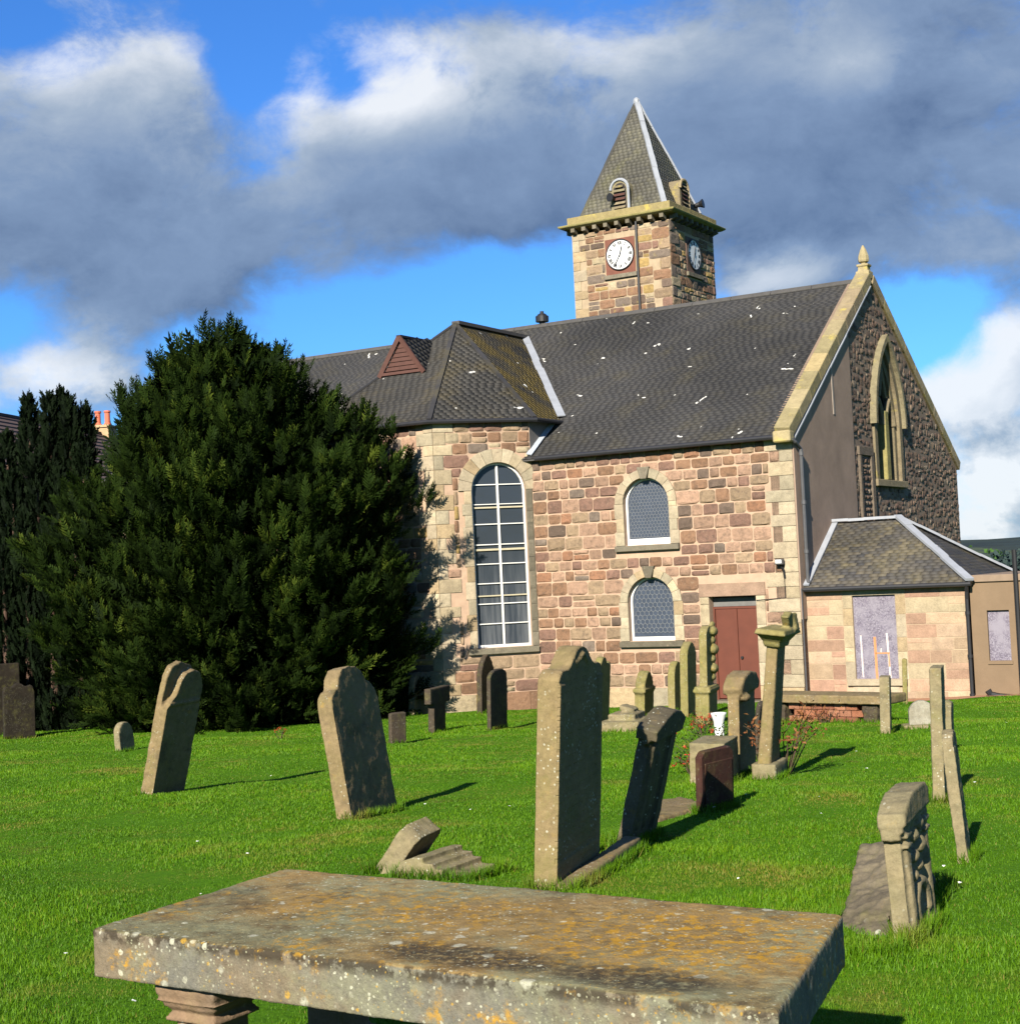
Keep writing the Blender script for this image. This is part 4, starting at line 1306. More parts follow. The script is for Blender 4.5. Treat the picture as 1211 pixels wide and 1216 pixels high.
# clocks
M_DIAL = plain('clock_white', (.50, .50, .49), .5, var=.06)
M_INK = plain('clock_black', (.012, .012, .012), .5, var=.1)
def clock(wl, c):
    MB().prism([(c - .60, CLZ - .68), (c + .57, CLZ - .68), (c + .57, CLZ + .60), (c - .60, CLZ + .60)], wl.fn(), .03, -.02).build('clock_panel', M_REDP if wl is T_F else plain('brown_clock_panel', (.10, .06, .045), .85, var=.3), tower)
    MB().prism([(c - .66, CLZ - .84), (c + .64, CLZ - .84), (c + .64, CLZ - .69), (c - .66, CLZ - .69)], wl.fn(), .10, -.02).build('clock_sill', M_SILL, tower, bevel=.01)
    N = 40
    dial = MB().prism([(c + .53 * math.cos(2 * math.pi * i / N), CLZ + .53 * math.sin(2 * math.pi * i / N)) for i in range(N)], wl.fn(), .065, .0).build('clock_face', M_DIAL, tower)
    rim = MB()
    for i in range(N):
        t0, t1 = 2 * math.pi * i / N, 2 * math.pi * (i + 1) / N
        v = [wl.p(c + r_ * math.cos(t), CLZ + r_ * math.sin(t), o_) for t in (t0, t1) for r_, o_ in ((.525, .09), (.56, .09), (.56, 0), (.525, .06))]
        rim.add(v, [(0, 1, 5, 4), (1, 2, 6, 5), (0, 4, 7, 3)])
    rim.build('clock_rim', M_INK, dial)
    def bar(mb, x0, z0, x1, z1, w, o=.069):
        d = Vector((x1 - x0, z1 - z0)); d.normalize()
        nx_, nz_ = -d.y * w / 2, d.x * w / 2
        mb.prism([(c + x0 + nx_, CLZ + z0 + nz_), (c + x0 - nx_, CLZ + z0 - nz_), (c + x1 - nx_, CLZ + z1 - nz_), (c + x1 + nx_, CLZ + z1 + nz_)], wl.fn(), o, o - .003)
    NUM = ['XII', 'I', 'II', 'III', 'IIII', 'V', 'VI', 'VII', 'VIII', 'IX', 'X', 'XI']
    WD = {'I': .040, 'V': .082, 'X': .082}
    for h, s_ in enumerate(NUM):
        th = math.pi / 2 - h * math.pi / 6
        er, et = Vector((math.cos(th), math.sin(th))), Vector((math.sin(th), -math.cos(th)))
        tot = sum(WD[q] for q in s_)
        x = -tot / 2
        mb = MB()
        r0, r1 = .355, .485
        for q in s_:
            w = WD[q]
            def pt(a, r_):
                return et * a + er * r_
            segs = {'I': [((x + w / 2, r0), (x + w / 2, r1), .031)],
                    'V': [((x + .012, r1), (x + w / 2, r0), .034), ((x + w - .012, r1), (x + w / 2, r0), .020)],
                    'X': [((x + .010, r1), (x + w - .010, r0), .034), ((x + w - .010, r1), (x + .010, r0), .020)]}[q]
            for (p0, p1, ww) in segs:
                a, b = pt(*p0), pt(*p1)
                bar(mb, a.x, a.y, b.x, b.y, ww)
            x += w
        mb.build('numeral', M_INK, dial)
    for nm, ang, L, w, o in (('hour_hand', 12 + 35 / 60, .30, .045, .082), ('minute_hand', 35 / 5, .47, .030, .092)):
        th = math.pi / 2 - ang * math.pi / 6
        mb = MB()
        bar(mb, -.08 * math.cos(th), -.08 * math.sin(th), L * math.cos(th), L * math.sin(th), w, o)
        mb.build(nm, M_INK, dial)
clock(T_F, 1.93)
clock(T_R, 1.94)
MB().tube([T_F.p(2.62, TZ + .1, .08), T_F.p(2.62, 9.0, .08)], .045, 8).build('downpipe', M_GUT, tower)

# ------------------------------------------------------------------ session house against the gable
AX = church_pt(1.94, 2.61)
annexe = empty('session_house', AX, -PHI, 'low pinkish ashlar annexe with hipped slate roof and boarded window against the gable', 'annexe')
def ax(x, y):
    return (x - 1.94, y - 2.61)
A_F = Wall(ax(0, .35), ax(3.88, .35))
A_R = Wall(ax(3.88, .35), ax(3.88, 4.87))
AH = 2.66
wz0, wz1, wa0, wa1 = .52, 2.52, 1.17, 2.22
an_wall = wall_mesh('annexe_wall', A_F, [(0.0, B0), (3.88, B0), (3.88, AH), (0, AH)], [[(wa0, wz0), (wa1, wz0), (wa1, wz1), (wa0, wz1)]], M_MORTA, annexe, .35)
MB().prism([(0.001, B0), (A_R.len, B0), (A_R.len, AH), (0.001, AH)], A_R.fn(), 0, -.3).build('annexe_side_wall', M_HARL2, annexe)
rr = random.Random(4)
exx = [ex_rect(wa0 - .24, wa1 + .24, wz0 - .2, wz1 + .2)]
for (b0, b1, c0, c1) in fill_courses(A_F, .0, 3.88, -.35, AH, exx, .26, .38, .45, .95, joint=.012, rnd=rr, split=.25):
    put_stone('ashlar', A_F, b0, b1, c0, c1, rr.uniform(.010, .018), M_ANX, an_wall, rocky=False)
for a0, a1 in ((wa0 - .235, wa0 - .003), (wa1 + .003, wa1 + .235)):
    z = wz0 - .02
    while z < wz1 - .05:
        h = min(rr.uniform(.3, .6), wz1 - z)
        if wz1 - z - h < .15: h = wz1 - z
        put_stone('jamb_stone', A_F, a0, a1, z + .005, z + h - .005, .018, M_PALE, an_wall, rocky=False)
        z += h
put_stone('lintel', A_F, wa0 - .23, wa1 + .23, wz1 + .004, AH - .004, .018, M_PALE, an_wall, rocky=False)
MB().prism([(wa0 - .2, wz0 - .16), (wa1 + .2, wz0 - .16), (wa1 + .2, wz0 - .004), (wa0 - .2, wz0 - .004)], A_F.fn(), .09, -.2).build('sill', M_PALE, an_wall, bevel=.012)
put_stone('apron_stone', A_F, wa0 - .08, wa1 + .0, wz0 - .34, wz0 - .165, .03, M_PALE, an_wall, rocky=False)
bd = MB().prism([(wa0, wz0), (wa1, wz0), (wa1, wz1), (wa0, wz1)], A_F.fn(), -.07, -.10).build('window_board', M_BOARD, annexe)
bd['label'] = 'speckled grey board closing the window, painted with stripes and an H'
M_OR, M_WS = plain('orange_spray_paint', (.40, .15, .06), .8, var=.25), plain('pale_spray_paint', (.46, .39, .34), .8, var=.2)
for nm, pts, w, mm in (('painted_stroke', [(1.325, .56), (1.315, 1.56)], .034, M_WS), ('painted_stroke', [(1.665, .52), (1.655, 1.52)], .058, M_OR),
                       ('painted_stroke', [(1.655, 1.13), (2.00, 1.13)], .034, M_OR), ('painted_stroke', [(1.99, .54), (1.955, 1.60)], .042, M_WS),
                       ('painted_stroke', [(1.983, .80), (1.972, 1.15)], .03, M_OR), ('painted_stroke', [(1.79, 1.15), (1.80, 1.25)], .02, M_WS)):
    (x0, z0), (x1, z1) = pts
    d = Vector((x1 - x0, z1 - z0)).normalized()
    nx_, nz_ = -d.y * w / 2, d.x * w / 2
    MB().prism([(x0 + nx_, z0 + nz_), (x0 - nx_, z0 - nz_), (x1 - nx_, z1 - nz_), (x1 + nx_, z1 + nz_)], A_F.fn(), -.0665 + (.001 if mm is M_OR else 0), -.069).build(nm, mm, bd)
# roof
hz = 4.36
E0, E1, E2, E3 = (*ax(.03, .16), AH + .10), (*ax(4.06, .16), AH + .10), (*ax(4.06, 5.05), AH + .10), (*ax(.03, 5.05), AH + .10)
R0, R1 = (*ax(.03, 2.61), hz), (*ax(1.72, 2.61), hz)
mb = MB()
for fct in ([E0, E1, R1, R0], [E1, E2, R1], [E2, E3, R0, R1]):
    mb.add(fct + [(p[0], p[1], p[2] - .07) for p in fct], [tuple(range(len(fct)))] + [(0, len(fct), len(fct) + 1, 1)])
an_roof = mb.build('annexe_roof', M_RIDGE, annexe)
slates('slates', [[E0, E1, R1, R0], [E1, E2, R1], [E2, E3, R0, R1]], M_SLATE_X, an_roof, row=.13, wmin=.16, wmax=.32)
strip('ridge_lead', Vector(R0) + Vector((0, 0, .05)), Vector(R1) + Vector((0, 0, .05)), .28, .07, M_LEAD, an_roof, n=4, wob=.006)
strip('hip_lead', Vector(E1) + Vector((0, 0, .05)), Vector(R1) + Vector((0, 0, .07)), .20, .06, M_LEAD, an_roof, n=6, wob=.014)
strip('hip_lead', Vector(E2) + Vector((0, 0, .05)), Vector(R1) + Vector((0, 0, .07)), .18, .06, M_LEAD, an_roof, n=6, wob=.010)
strip('flashing', Vector(E0) + Vector((.05, 0, .06)), Vector(R0) + Vector((.05, 0, .06)), .20, .04, M_LEAD, an_roof, n=4, wob=.004)
MB().tube([(E0[0] + .02, E0[1] - .04, E0[2] - .05), (E1[0] + .02, E1[1] - .04, E1[2] - .05)], .055, 8).build('gutter', M_GUT, annexe)
p0, p1 = ax(3.88, .27), ax(3.93, .27)
pp = MB().tube([(E1[0] - .08, E1[1] - .04, E1[2] - .06), (*ax(3.95, .22), AH - .12), (p1[0], p1[1], AH - .3), (p1[0], p1[1], -.45)], .045, 8)
for zz in (2.0, 1.0, .1):
    pp.tube([(p1[0], p1[1], zz), (p1[0], p1[1], zz + .08)], .060, 8)
pp.build('downpipe', M_GUT, annexe)

# flat-roofed harled outhouse next to it
HB = church_pt(6.0, 2.6)
outh = empty('harled_outhouse', HB, -PHI, 'flat-roofed tan harled outhouse with a small boarded window beside the annexe', 'outhouse')
def hx(x, y):
    return (x - 6.0, y - 2.6)
O_F = Wall(hx(3.97, .42), hx(8.6, .42))
ow = wall_mesh('outhouse_wall', O_F, [(0, B0), (O_F.len, B0), (O_F.len, 2.74), (0, 2.74)], [[(.36, .92), (.86, .92), (.86, 2.08), (.36, 2.08)]], M_HARL2, outh, .3)
MB().box(hx(3.97, 0)[0], hx(8.6, 0)[0], hx(0, .74)[1], hx(0, 4.6)[1], B0, 2.72).build('outhouse_block', M_HARL2, outh)
MB().box(hx(3.93, 0)[0], hx(8.65, 0)[0], hx(0, .36)[1], hx(0, 4.7)[1], 2.742, 2.90).build('flat_roof', plain('roof_edge_render', (.16, .115, .08), .9), outh, bevel=.01)
ob = MB().prism([(.36, .92), (.86, .92), (.86, 2.08), (.36, 2.08)], O_F.fn(), -.09, -.12).build('window_board', M_BOARD, outh)
MB().prism([(.33, .84), (.89, .84), (.89, .915), (.33, .915)], O_F.fn(), .03, -.1).build('sill', M_HARL2, outh)
MB().tube([O_F.p(1.08, -.4, .12), O_F.p(1.08, 2.9, .12), O_F.p(1.08, 3.45, .12)], .055, 8).build('soil_pipe', M_BLACK, outh)
MB().tube([O_F.p(1.10, .10, .12), O_F.p(.9, .09, .16), O_F.p(.6, .12, .24), O_F.p(.42, .17, .30), O_F.p(.36, .27, .31)], .075, 8).build('drain_bend', M_BLACK, outh)

# strip of bare earth along the foot of the annexe
mb = MB()
N = 24
pts0, pts1 = [], []
for i in range(N + 1):
    x = .3 + 8.2 * i / N
    a, b = church_pt(x, .5), church_pt(x, -.25 + .12 * math.sin(i * 1.7) + .08 * math.sin(i * 3.1))
    pts0.append((a.x, a.y, gh(a.x, a.y) + .03)); pts1.append((b.x, b.y, gh(b.x, b.y) + .008))
for i in range(N):
    mb.add([pts1[i], pts1[i + 1], pts0[i + 1], pts0[i]], [(0, 1, 2, 3)])
soil = mb.build('bare_earth', plain('red_earth', (.25, .13, .075), .95, var=.4, nscale=7, bumpy=.6), fixn=False)
tag(soil, kind='structure')

# ------------------------------------------------------------------ house behind the yews
HP = Vector((-22.0, 63.5, gh(-22.0, 63.5)))
h_rz = math.atan2(.985, .17)
house = empty('tiled_house', HP, h_rz, 'house with brown tiled roof and red chimney pots behind the dark yews', 'house')
rzh = EYE + 7.75 - HP.z                       # ridge height above its ground
MB().box(-9, 16.5, -4.2, 4.2, -.5, rzh - 3.4).prism([(-4.2, rzh - 3.4), (4.2, rzh - 3.4), (0, rzh - .12)], (lambda a, b, d: (d, a, b)), -9, 16.5).build('house_wall', plain('cream_render', (.42, .36, .27), .9), house)
M_TILE = plain('brown_roof_tile', (.085, .055, .045), .85, var=.35, nscale=4)
hr = MB().add([(-9.3, -4.6, rzh - 3.75), (17, -4.6, rzh - 3.75), (17, 0, rzh), (-9.3, 0, rzh), (17, 4.6, rzh - 3.75), (-9.3, 4.6, rzh - 3.75)], [(0, 1, 2, 3), (3, 2, 4, 5)]).build('roof', M_TILE, house)
nrow = 17
for i in range(nrow):
    t0, t1 = i / nrow, (i + 1) / nrow
    mb = MB()
    v = [(-9.35, -4.65 * (1 - t0), rzh - 3.75 * (1 - t0) + .09), (17.05, -4.65 * (1 - t0), rzh - 3.75 * (1 - t0) + .09), (17.05, -4.65 * (1 - t1), rzh - 3.75 * (1 - t1) + .03), (-9.35, -4.65 * (1 - t1), rzh - 3.75 * (1 - t1) + .03),
         (-9.35, -4.65 * (1 - t0), rzh - 3.75 * (1 - t0) + .0), (17.05, -4.65 * (1 - t0), rzh - 3.75 * (1 - t0) + .0)]
    mb.add(v, [(0, 1, 2, 3), (4, 5, 1, 0)]).build('tile_course', M_TILE, hr)
strip('ridge_tile', (-9.3, 0, rzh + .04), (17, 0, rzh + .04), .26, .12, M_TILE, hr, n=20, wob=.004)
ch = MB().box(12.0, 13.0, -.5, .5, rzh - 1, rzh + .32).box(11.92, 13.08, -.56, .56, rzh + .32, rzh + .44).build('chimney', plain('chimney_sandstone', (.30, .2, .11), .9, var=.3), house)
M_POT = plain('terracotta', (.38, .10, .055), .8, var=.2)
for yy in (-.25, .25):
    MB().lathe([(.17, 0), (.19, .08), (.14, .14), (.13, .62), (.17, .66), (.16, .74)], 10, (12.5, yy, rzh + .44)).build('chimney_pot', M_POT, ch)

# ------------------------------------------------------------------ trees
def rot_frames(d, roll):
    """d: (n,3) unit directions -> (n,3,3) frames with x along d"""
    d = d / np.linalg.norm(d, axis=1, keepdims=True)
    upv = np.tile(np.array([0, 0, 1.0]), (len(d), 1))
    upv[np.abs(d[:, 2]) > .95] = (1, 0, 0)
    y = np.cross(upv, d); y /= np.linalg.norm(y, axis=1, keepdims=True)
    z = np.cross(d, y)
    c, s_ = np.cos(roll)[:, None], np.sin(roll)[:, None]
    return np.stack([d, c * y + s_ * z, -s_ * y + c * z], -1)

def scatter(template, tv_tone, d, roll, scale, off, tone):
    V0, F0 = template
    Rm = rot_frames(d, roll)
    V = np.einsum('nij,kj->nki', Rm, V0) * scale[:, None, None] + off[:, None, :]
    F = F0[None] + (np.arange(len(d)) * len(V0))[:, None, None]
    T = tone[:, None] + tv_tone[None]
    return V.reshape(-1, 3), F.reshape(-1, F0.shape[1]), T.reshape(-1)

def spray_template(n=8, curve=.22, leaf=.34, width=.085, seed=1, tip=True):
    """a flat yew spray: shoots to both sides of a drooping-up twig, one triangle each and a bent tip"""
    rr = random.Random(seed)
    V, F, T = [], [], []
    def shoot(px, ang, L, side):
        z0 = curve * px * px
        d = Vector((math.cos(ang), side * math.sin(ang), rr.uniform(-.1, .35)))
        nrm = Vector((-d.y, d.x, 0)).normalized()
        p = Vector((px, 0, z0)); w = width
        b = len(V)
        V.extend([tuple(p - nrm * w * .35), tuple(p + nrm * w * .35), tuple(p + d * L * .55 + nrm * w * .5), tuple(p + d * L * .55 - nrm * w * .5), tuple(p + d * L + Vector((0, 0, .04)))])
        F.extend([(b, b + 1, b + 2), (b, b + 2, b + 3), (b + 3, b + 2, b + 4)])
        T.extend([-.15, -.15, 0, 0, .25])
    for i in range(n):
        px = .08 + .84 * i / n
        for side in (-1, 1):
            shoot(px + rr.uniform(0, .06), rr.uniform(.6, .95), leaf * (1.1 - .65 * px) * rr.uniform(.8, 1.2), side)
    if tip:
        shoot(.85, 0.0, .26, 1)
        shoot(.5, 0.05, .4, 1)
    return (np.array(V), np.array(F)), np.array(T)

def leaf_mat(name, c0, c1, c2, rough=.75):
    m, t, b = mat_new(name)
    at = t('ShaderNodeAttribute', attribute_name='tone')
    col = t.ramp(at.outputs['Fac'], [(0.0, c0), (.55, c1), (1.0, c2)])
    t.set(b.inputs['Base Color'], col)
    b.inputs['Roughness'].default_value = rough
    b.inputs['Specular IOR Level'].default_value = 0.06
    tr = t('ShaderNodeBsdfTranslucent', {'Color': col})
    ms = t('ShaderNodeMixShader', {0: 0.18, 1: b.outputs[0], 2: tr.outputs[0]})
    out = [n for n in t.n if n.type == 'OUTPUT_MATERIAL'][0]
    t.set(out.inputs[0], ms.outputs[0])
    return m
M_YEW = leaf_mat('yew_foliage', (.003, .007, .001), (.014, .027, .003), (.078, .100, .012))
M_IYEW = leaf_mat('irish_yew_foliage', (.002, .004, .002), (.005, .010, .003), (.012, .022, .006))
M_BARK = plain('yew_bark', (.055, .032, .022), .9, var=.4, bumpy=.5)

def unit(n):
    v = RNG.normal(size=(n, 3))
    return v / np.linalg.norm(v, axis=1, keepdims=True)

def yew(loc):
    t = empty('yew_tree', loc, 0, 'big dark spreading yew tree between the gravestones and the church', 'tree')
    hs = np.array([0.0, .6, 1.4, 3.1, 4.4, 5.3, 6.9, 8.1, 8.8, 9.15])
    rs = np.array([3.6, 4.1, 4.35, 4.35, 3.95, 3.6, 2.75, 1.75, .95, .25])
    prof = lambda h: np.interp(h, hs, rs)
    Vs, Fs, Ts = [], [], []
    nV = 0
    temps = [spray_template(7, .25, .36, .075, s_) for s_ in range(4)]
    def add(tp, d, roll, sc_, off, tone):
        nonlocal nV
        V, F, T = scatter(tp[0], tp[1], d, roll, sc_, off, tone)
        Vs.append(V); Fs.append(F + nV); Ts.append(T); nV += len(V)
    # boughs, each ending in a tuft of sprays
    nb = 1250
    h = RNG.uniform(0, 1, nb * 3) * 9.1
    keep = RNG.uniform(0, 1, nb * 3) < prof(h) / 4.4 + .06
    h = h[keep][:nb]
    nb = len(h)
    az = RNG.uniform(0, 2 * np.pi, nb)
    lump = 1 + .10 * np.sin(3 * az + h * 1.1) + .09 * np.sin(7 * az - h * 2.3) + RNG.normal(0, .10, nb)
    front = np.cos(az - np.radians(250))
    r = prof(h) * lump
    lean_x = -.4 * np.clip(h / 9, 0, 1) ** 1.5
    r = r * np.where(np.cos(az) > .2, np.interp(h, [0, 2, 4, 5.5], [.80, .82, .95, 1.0]), np.where(np.cos(az) < -.3, np.interp(h, [0, 3, 4.5], [.88, .90, 1.0]), 1.0))
    r = r * np.where((np.cos(az) > .5) & (h > 5) & (h < 7.2), 1.16, 1.0) * np.where((np.cos(az) < -.3) & (h > 5.6), .90, 1.0)
    tips = np.stack([r * np.cos(az) + lean_x, r * np.sin(az), h + RNG.normal(0, .1, nb)], -1)
    out = np.stack([np.cos(az), np.sin(az), np.interp(h, [0, 2, 9], [.05, .35, 1.3])], -1)
    out /= np.linalg.norm(out, axis=1, keepdims=True)
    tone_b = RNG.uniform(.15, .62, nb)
    per = 19
    for k in range(per):
        back = RNG.beta(1.2, 2.2, nb) * 1.15
        off = tips - out * back[:, None] + unit(nb) * (RNG.uniform(.05, .34, nb) * (.5 + back))[:, None]
        d = out * RNG.uniform(.5, 1.2, nb)[:, None] + unit(nb) * .62 + np.array([0, 0, .25])
        off[:, 2] = np.maximum(off[:, 2], .05)
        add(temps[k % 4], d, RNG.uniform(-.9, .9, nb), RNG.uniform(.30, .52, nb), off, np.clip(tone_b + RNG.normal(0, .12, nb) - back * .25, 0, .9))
    # inner foliage that closes the crown
    n2 = 5200
    h2 = RNG.uniform(.1, 8.4, n2)
    az2 = RNG.uniform(0, 2 * np.pi, n2)
    r2 = prof(h2) * RNG.uniform(.45, .76, n2) * np.interp(h2, [0, 2, 4], [.85, .88, 1.0])
    off = np.stack([r2 * np.cos(az2) - .4 * (h2 / 9) ** 1.5, r2 * np.sin(az2), h2], -1)
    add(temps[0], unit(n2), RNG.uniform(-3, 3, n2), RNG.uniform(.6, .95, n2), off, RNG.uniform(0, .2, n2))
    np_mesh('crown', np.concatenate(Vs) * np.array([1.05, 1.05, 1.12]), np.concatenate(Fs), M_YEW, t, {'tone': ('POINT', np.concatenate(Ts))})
    tr = MB()
    tr.tube([(0, 0, -.4), (.05, 0, .6), (-.05, .05, 2.2), (.05, 0, 4.5), (0, 0, 7.8)], [.55, .42, .36, .22, .05], 10)
    for i in range(22):
        a, z = i * 2.4, .5 + i * .33
        L = float(prof(z)) * .8
        tr.tube([(0, 0, z), (L * .5 * math.cos(a), L * .5 * math.sin(a), z + .25), (L * math.cos(a), L * math.sin(a), z + .7)], [.12, .07, .02], 6)
    tr.build('trunk', M_BARK, t, smooth=True)
    return t
yx, yy_ = -7.0, 40.0
yew((yx, yy_, gh(yx, yy_) - .05))

def plume_tree(loc, plumes, label):
    t = empty('irish_yew', loc, 0, label, 'tree')
    Vs, Fs, Ts, nV = [], [], [], 0
    tp = spray_template(6, .1, .32, .10, 9)
    for (px_, py_, hh, rad) in plumes:
        n = int(hh * 150)
        h = RNG.uniform(0.0, 1, n) ** .9 * hh
        az = RNG.uniform(0, 2 * np.pi, n)
        taper = np.interp(h / hh, [0, .3, .75, .93, 1], [1, 1, .78, .42, .06])
        r = rad * taper * RNG.uniform(.55, 1.05, n) * (1 + .12 * np.sin(h * 6 + az * 3))
        off = np.stack([px_ + r * np.cos(az), py_ + r * np.sin(az), h - .1], -1)
        d = np.stack([np.cos(az) * .35, np.sin(az) * .35, np.full(n, 1.1)], -1) + unit(n) * .28
        V, F, T = scatter(tp[0], tp[1], d, RNG.uniform(-3, 3, n), RNG.uniform(.24, .42, n), off, np.clip(RNG.uniform(.1, .6, n), 0, 1))
        Vs.append(V); Fs.append(F + nV); Ts.append(T); nV += len(V)
    np_mesh('crown', np.concatenate(Vs), np.concatenate(Fs), M_IYEW, t, {'tone': ('POINT', np.concatenate(Ts))})
    tr = MB()
    for (px_, py_, hh, rad) in plumes:
        tr.tube([(px_ * .5, py_ * .5, -.3), (px_, py_, 1.2), (px_, py_, hh * .9)], [.10, .12, .03], 6)
    tr.build('trunk', M_BARK, t, smooth=True)
ix, iy = -13.1, 42.5
rp = random.Random(8)
plumes = [(-.05 - .0, -.1, 9.12, .42), (.55, -.2, 9.15, .40), (.82, .1, 9.3, .38), (1.08, -.15, 9.05, .42), (1.40, .2, 8.85, .45), (-.75, .1, 8.2, .5), (-1.2, 0, 7.9, .5), (.25, .5, 8.3, .45),
          (-.45, -.5, 7.0, .5), (.3, -.65, 7.4, .45), (.9, -.7, 7.1, .45), (1.5, -.45, 7.6, .45), (-1.1, -.6, 6.2, .5), (.0, -.95, 5.8, .45), (.7, -1.05, 5.5, .45), (1.35, -.95, 5.9, .45), (-.6, -1.0, 5.0, .5),
          (1.85, .1, 6.4, .5), (1.9, -.5, 5.2, .5), (-1.8, -.3, 7.2, .55), (-1.6, -.9, 5.0, .55)]
plume_tree((ix, iy, gh(ix, iy)), plumes, 'narrow upright dark Irish yew of many plumes beside the big yew')

# far trees, houses beyond the annexe
M_FAR = [leaf_mat('far_foliage_%s' % n_, *c) for n_, c in (('green', ((.012, .030, .010), (.026, .060, .014), (.045, .095, .02))), ('blue', ((.012, .020, .022), (.020, .034, .034), (.034, .052, .046))))]
ltp = (np.array([(-.5, -.3, 0), (.5, -.3, .1), (.4, .4, 0), (-.4, .4, .12)]), np.array([(0, 1, 2), (0, 2, 3)]))
def far_tree(x, y, h, r, mat, label):
    t = empty('far_tree', (x, y, gh(x, y)), 0, label, 'tree', 'trees in the valley beyond the annexe')
    n = 900
    p = unit(n) * (RNG.uniform(.35, 1, n) ** .5)[:, None]
    lob = 1 + .18 * np.sin(4 * p[:, 0] + 3 * p[:, 2] + x) + RNG.normal(0, .06, n)
    off = p * lob[:, None] * np.array([r, r, h * .40]) + np.array([0, 0, h * .60])
    V, F, T = scatter(ltp, np.zeros(4), unit(n), RNG.uniform(-3, 3, n), RNG.uniform(.10, .22, n) * r, off, np.clip(.5 + .3 * p[:, 2] + RNG.normal(0, .2, n), 0, 1))
    np_mesh('crown', V, F, mat, t, {'tone': ('POINT', T)})
    MB().tube([(0, 0, -.5), (0, 0, h * .35), (0, 0, h * .7)], [.05 * h, .035 * h, .01 * h], 6).build('trunk', M_BARK, t)
kinds = ['round green tree in the valley beyond the annexe', 'dull blue-green tree far off in the valley beyond the annexe']
rt_ = random.Random(12)
for i in range(7):
    y = 150 + rt_.uniform(0, 40)
    x = y * (.298 + .0125 * i * .5 + rt_.uniform(-.004, .004))
    top = EYE + rt_.uniform(-.9, .3)
    far_tree(x, y, top - gh(x, y), rt_.uniform(2.0, 3.2), M_FAR[0] if i in (0, 1, 2) else M_FAR[1], kinds[0] if i in (0, 1, 2) else kinds[1])
for i in range(14):
    y = rt_.uniform(320, 620)
    x = y * rt_.uniform(.285, .37)
    top = EYE - y * rt_.uniform(.0005, .009)
    far_tree(x, y, max(5, top - gh(x, y)), rt_.uniform(4, 8), M_FAR[1], kinds[1])
M_FW = plain('far_house_white', (.22, .22, .23), .9, var=.1)
for i in range(6):
    y = 205 + i * 18
    x = y * (.312 + .030 * ((i * 37) % 10) / 10)
    top = EYE - y * (.008 + .007 * ((i * 53) % 10) / 10)
    z0 = gh(x, y)
    e = empty('far_house', (x, y, z0), rt_.uniform(-.6, .6), 'small pale house far off among the valley trees', 'house', 'far houses in the valley')
    hgt = max(4.0, top - z0)
    MB().box(-4, 4, -3, 3, -1, hgt - 2).build('wall', M_FW, e)
    MB().prism([(-3.4, hgt - 2), (3.4, hgt - 2), (0, hgt)], (lambda a, b, d: (d, a, b)), -4.3, 4.3).build('roof', M_RIDGE, e)
# ------------------------------------------------------------------ gravestones
CLOUD_F = bpy.data.textures.new('fine_weathering', 'CLOUDS'); CLOUD_F.noise_scale = .035; CLOUD_F.noise_depth = 3
CLOUD_C = bpy.data.textures.new('coarse_weathering', 'CLOUDS'); CLOUD_C.noise_scale = .16; CLOUD_C.noise_depth = 3
def weather(o, voxel, fine=.006, coarse=.012):
    md = o.modifiers.new('remesh', 'REMESH'); md.mode = 'VOXEL'; md.voxel_size = voxel; md.use_smooth_shade = True
    for tx, st in ((CLOUD_C, coarse), (CLOUD_F, fine)):
        if st:
            d = o.modifiers.new('weather', 'DISPLACE'); d.texture = tx; d.strength = st; d.mid_level = .5; d.texture_coords = 'GLOBAL'
    return o

def top_curve(kind):
    if kind == 'round':
        return [(.5 - .5 * math.cos(math.pi * k / 12), math.sin(math.pi * k / 12)) for k in range(13)]
    if kind == 'low_round':
        return [(0, 0), (.06, .35), (.2, .75), (.4, .97), (.6, .97), (.8, .75), (.94, .35), (1, 0)]
    if kind == 'pointed':
        return [(0, 0), (.05, .28), (.16, .58), (.32, .84), (.5, 1), (.68, .84), (.84, .58), (.95, .28), (1, 0)]
    if kind == 'ogee':
        return [(0, 0), (.04, .20), (.10, .30), (.17, .26), (.24, .36), (.30, .58), (.37, .85), (.44, .97), (.5, 1), (.56, .97), (.63, .85), (.70, .58), (.76, .36), (.83, .26), (.90, .30), (.96, .20), (1, 0)]
    if kind == 'shoulder':
        return [(0, 0), (.02, .22), (.10, .40), (.17, .45), (.22, .72), (.32, .95), (.47, 1), (.62, .95), (.74, .78), (.80, .52), (.88, .48), (.97, .25), (1, 0)]
    if kind == 'scroll':
        return [(0, .0), (.03, .5), (.10, .72), (.20, .55), (.30, .60), (.38, .9), (.5, 1), (.62, .9), (.7, .6), (.8, .55), (.9, .72), (.97, .5), (1, 0)]
    return [(0, 0), (0, .9), (.02, 1), (.98, 1), (1, .9), (1, 0)]

def outline(w, hs, ha, kind, base=-.35, taper=0.0):
    top = [(f * w, hs + (ha - hs) * g) for f, g in top_curve(kind)]
    return [(w - taper, base)] + [top[len(top) - 1 - i] for i in range(len(top))] + [(taper, base)]

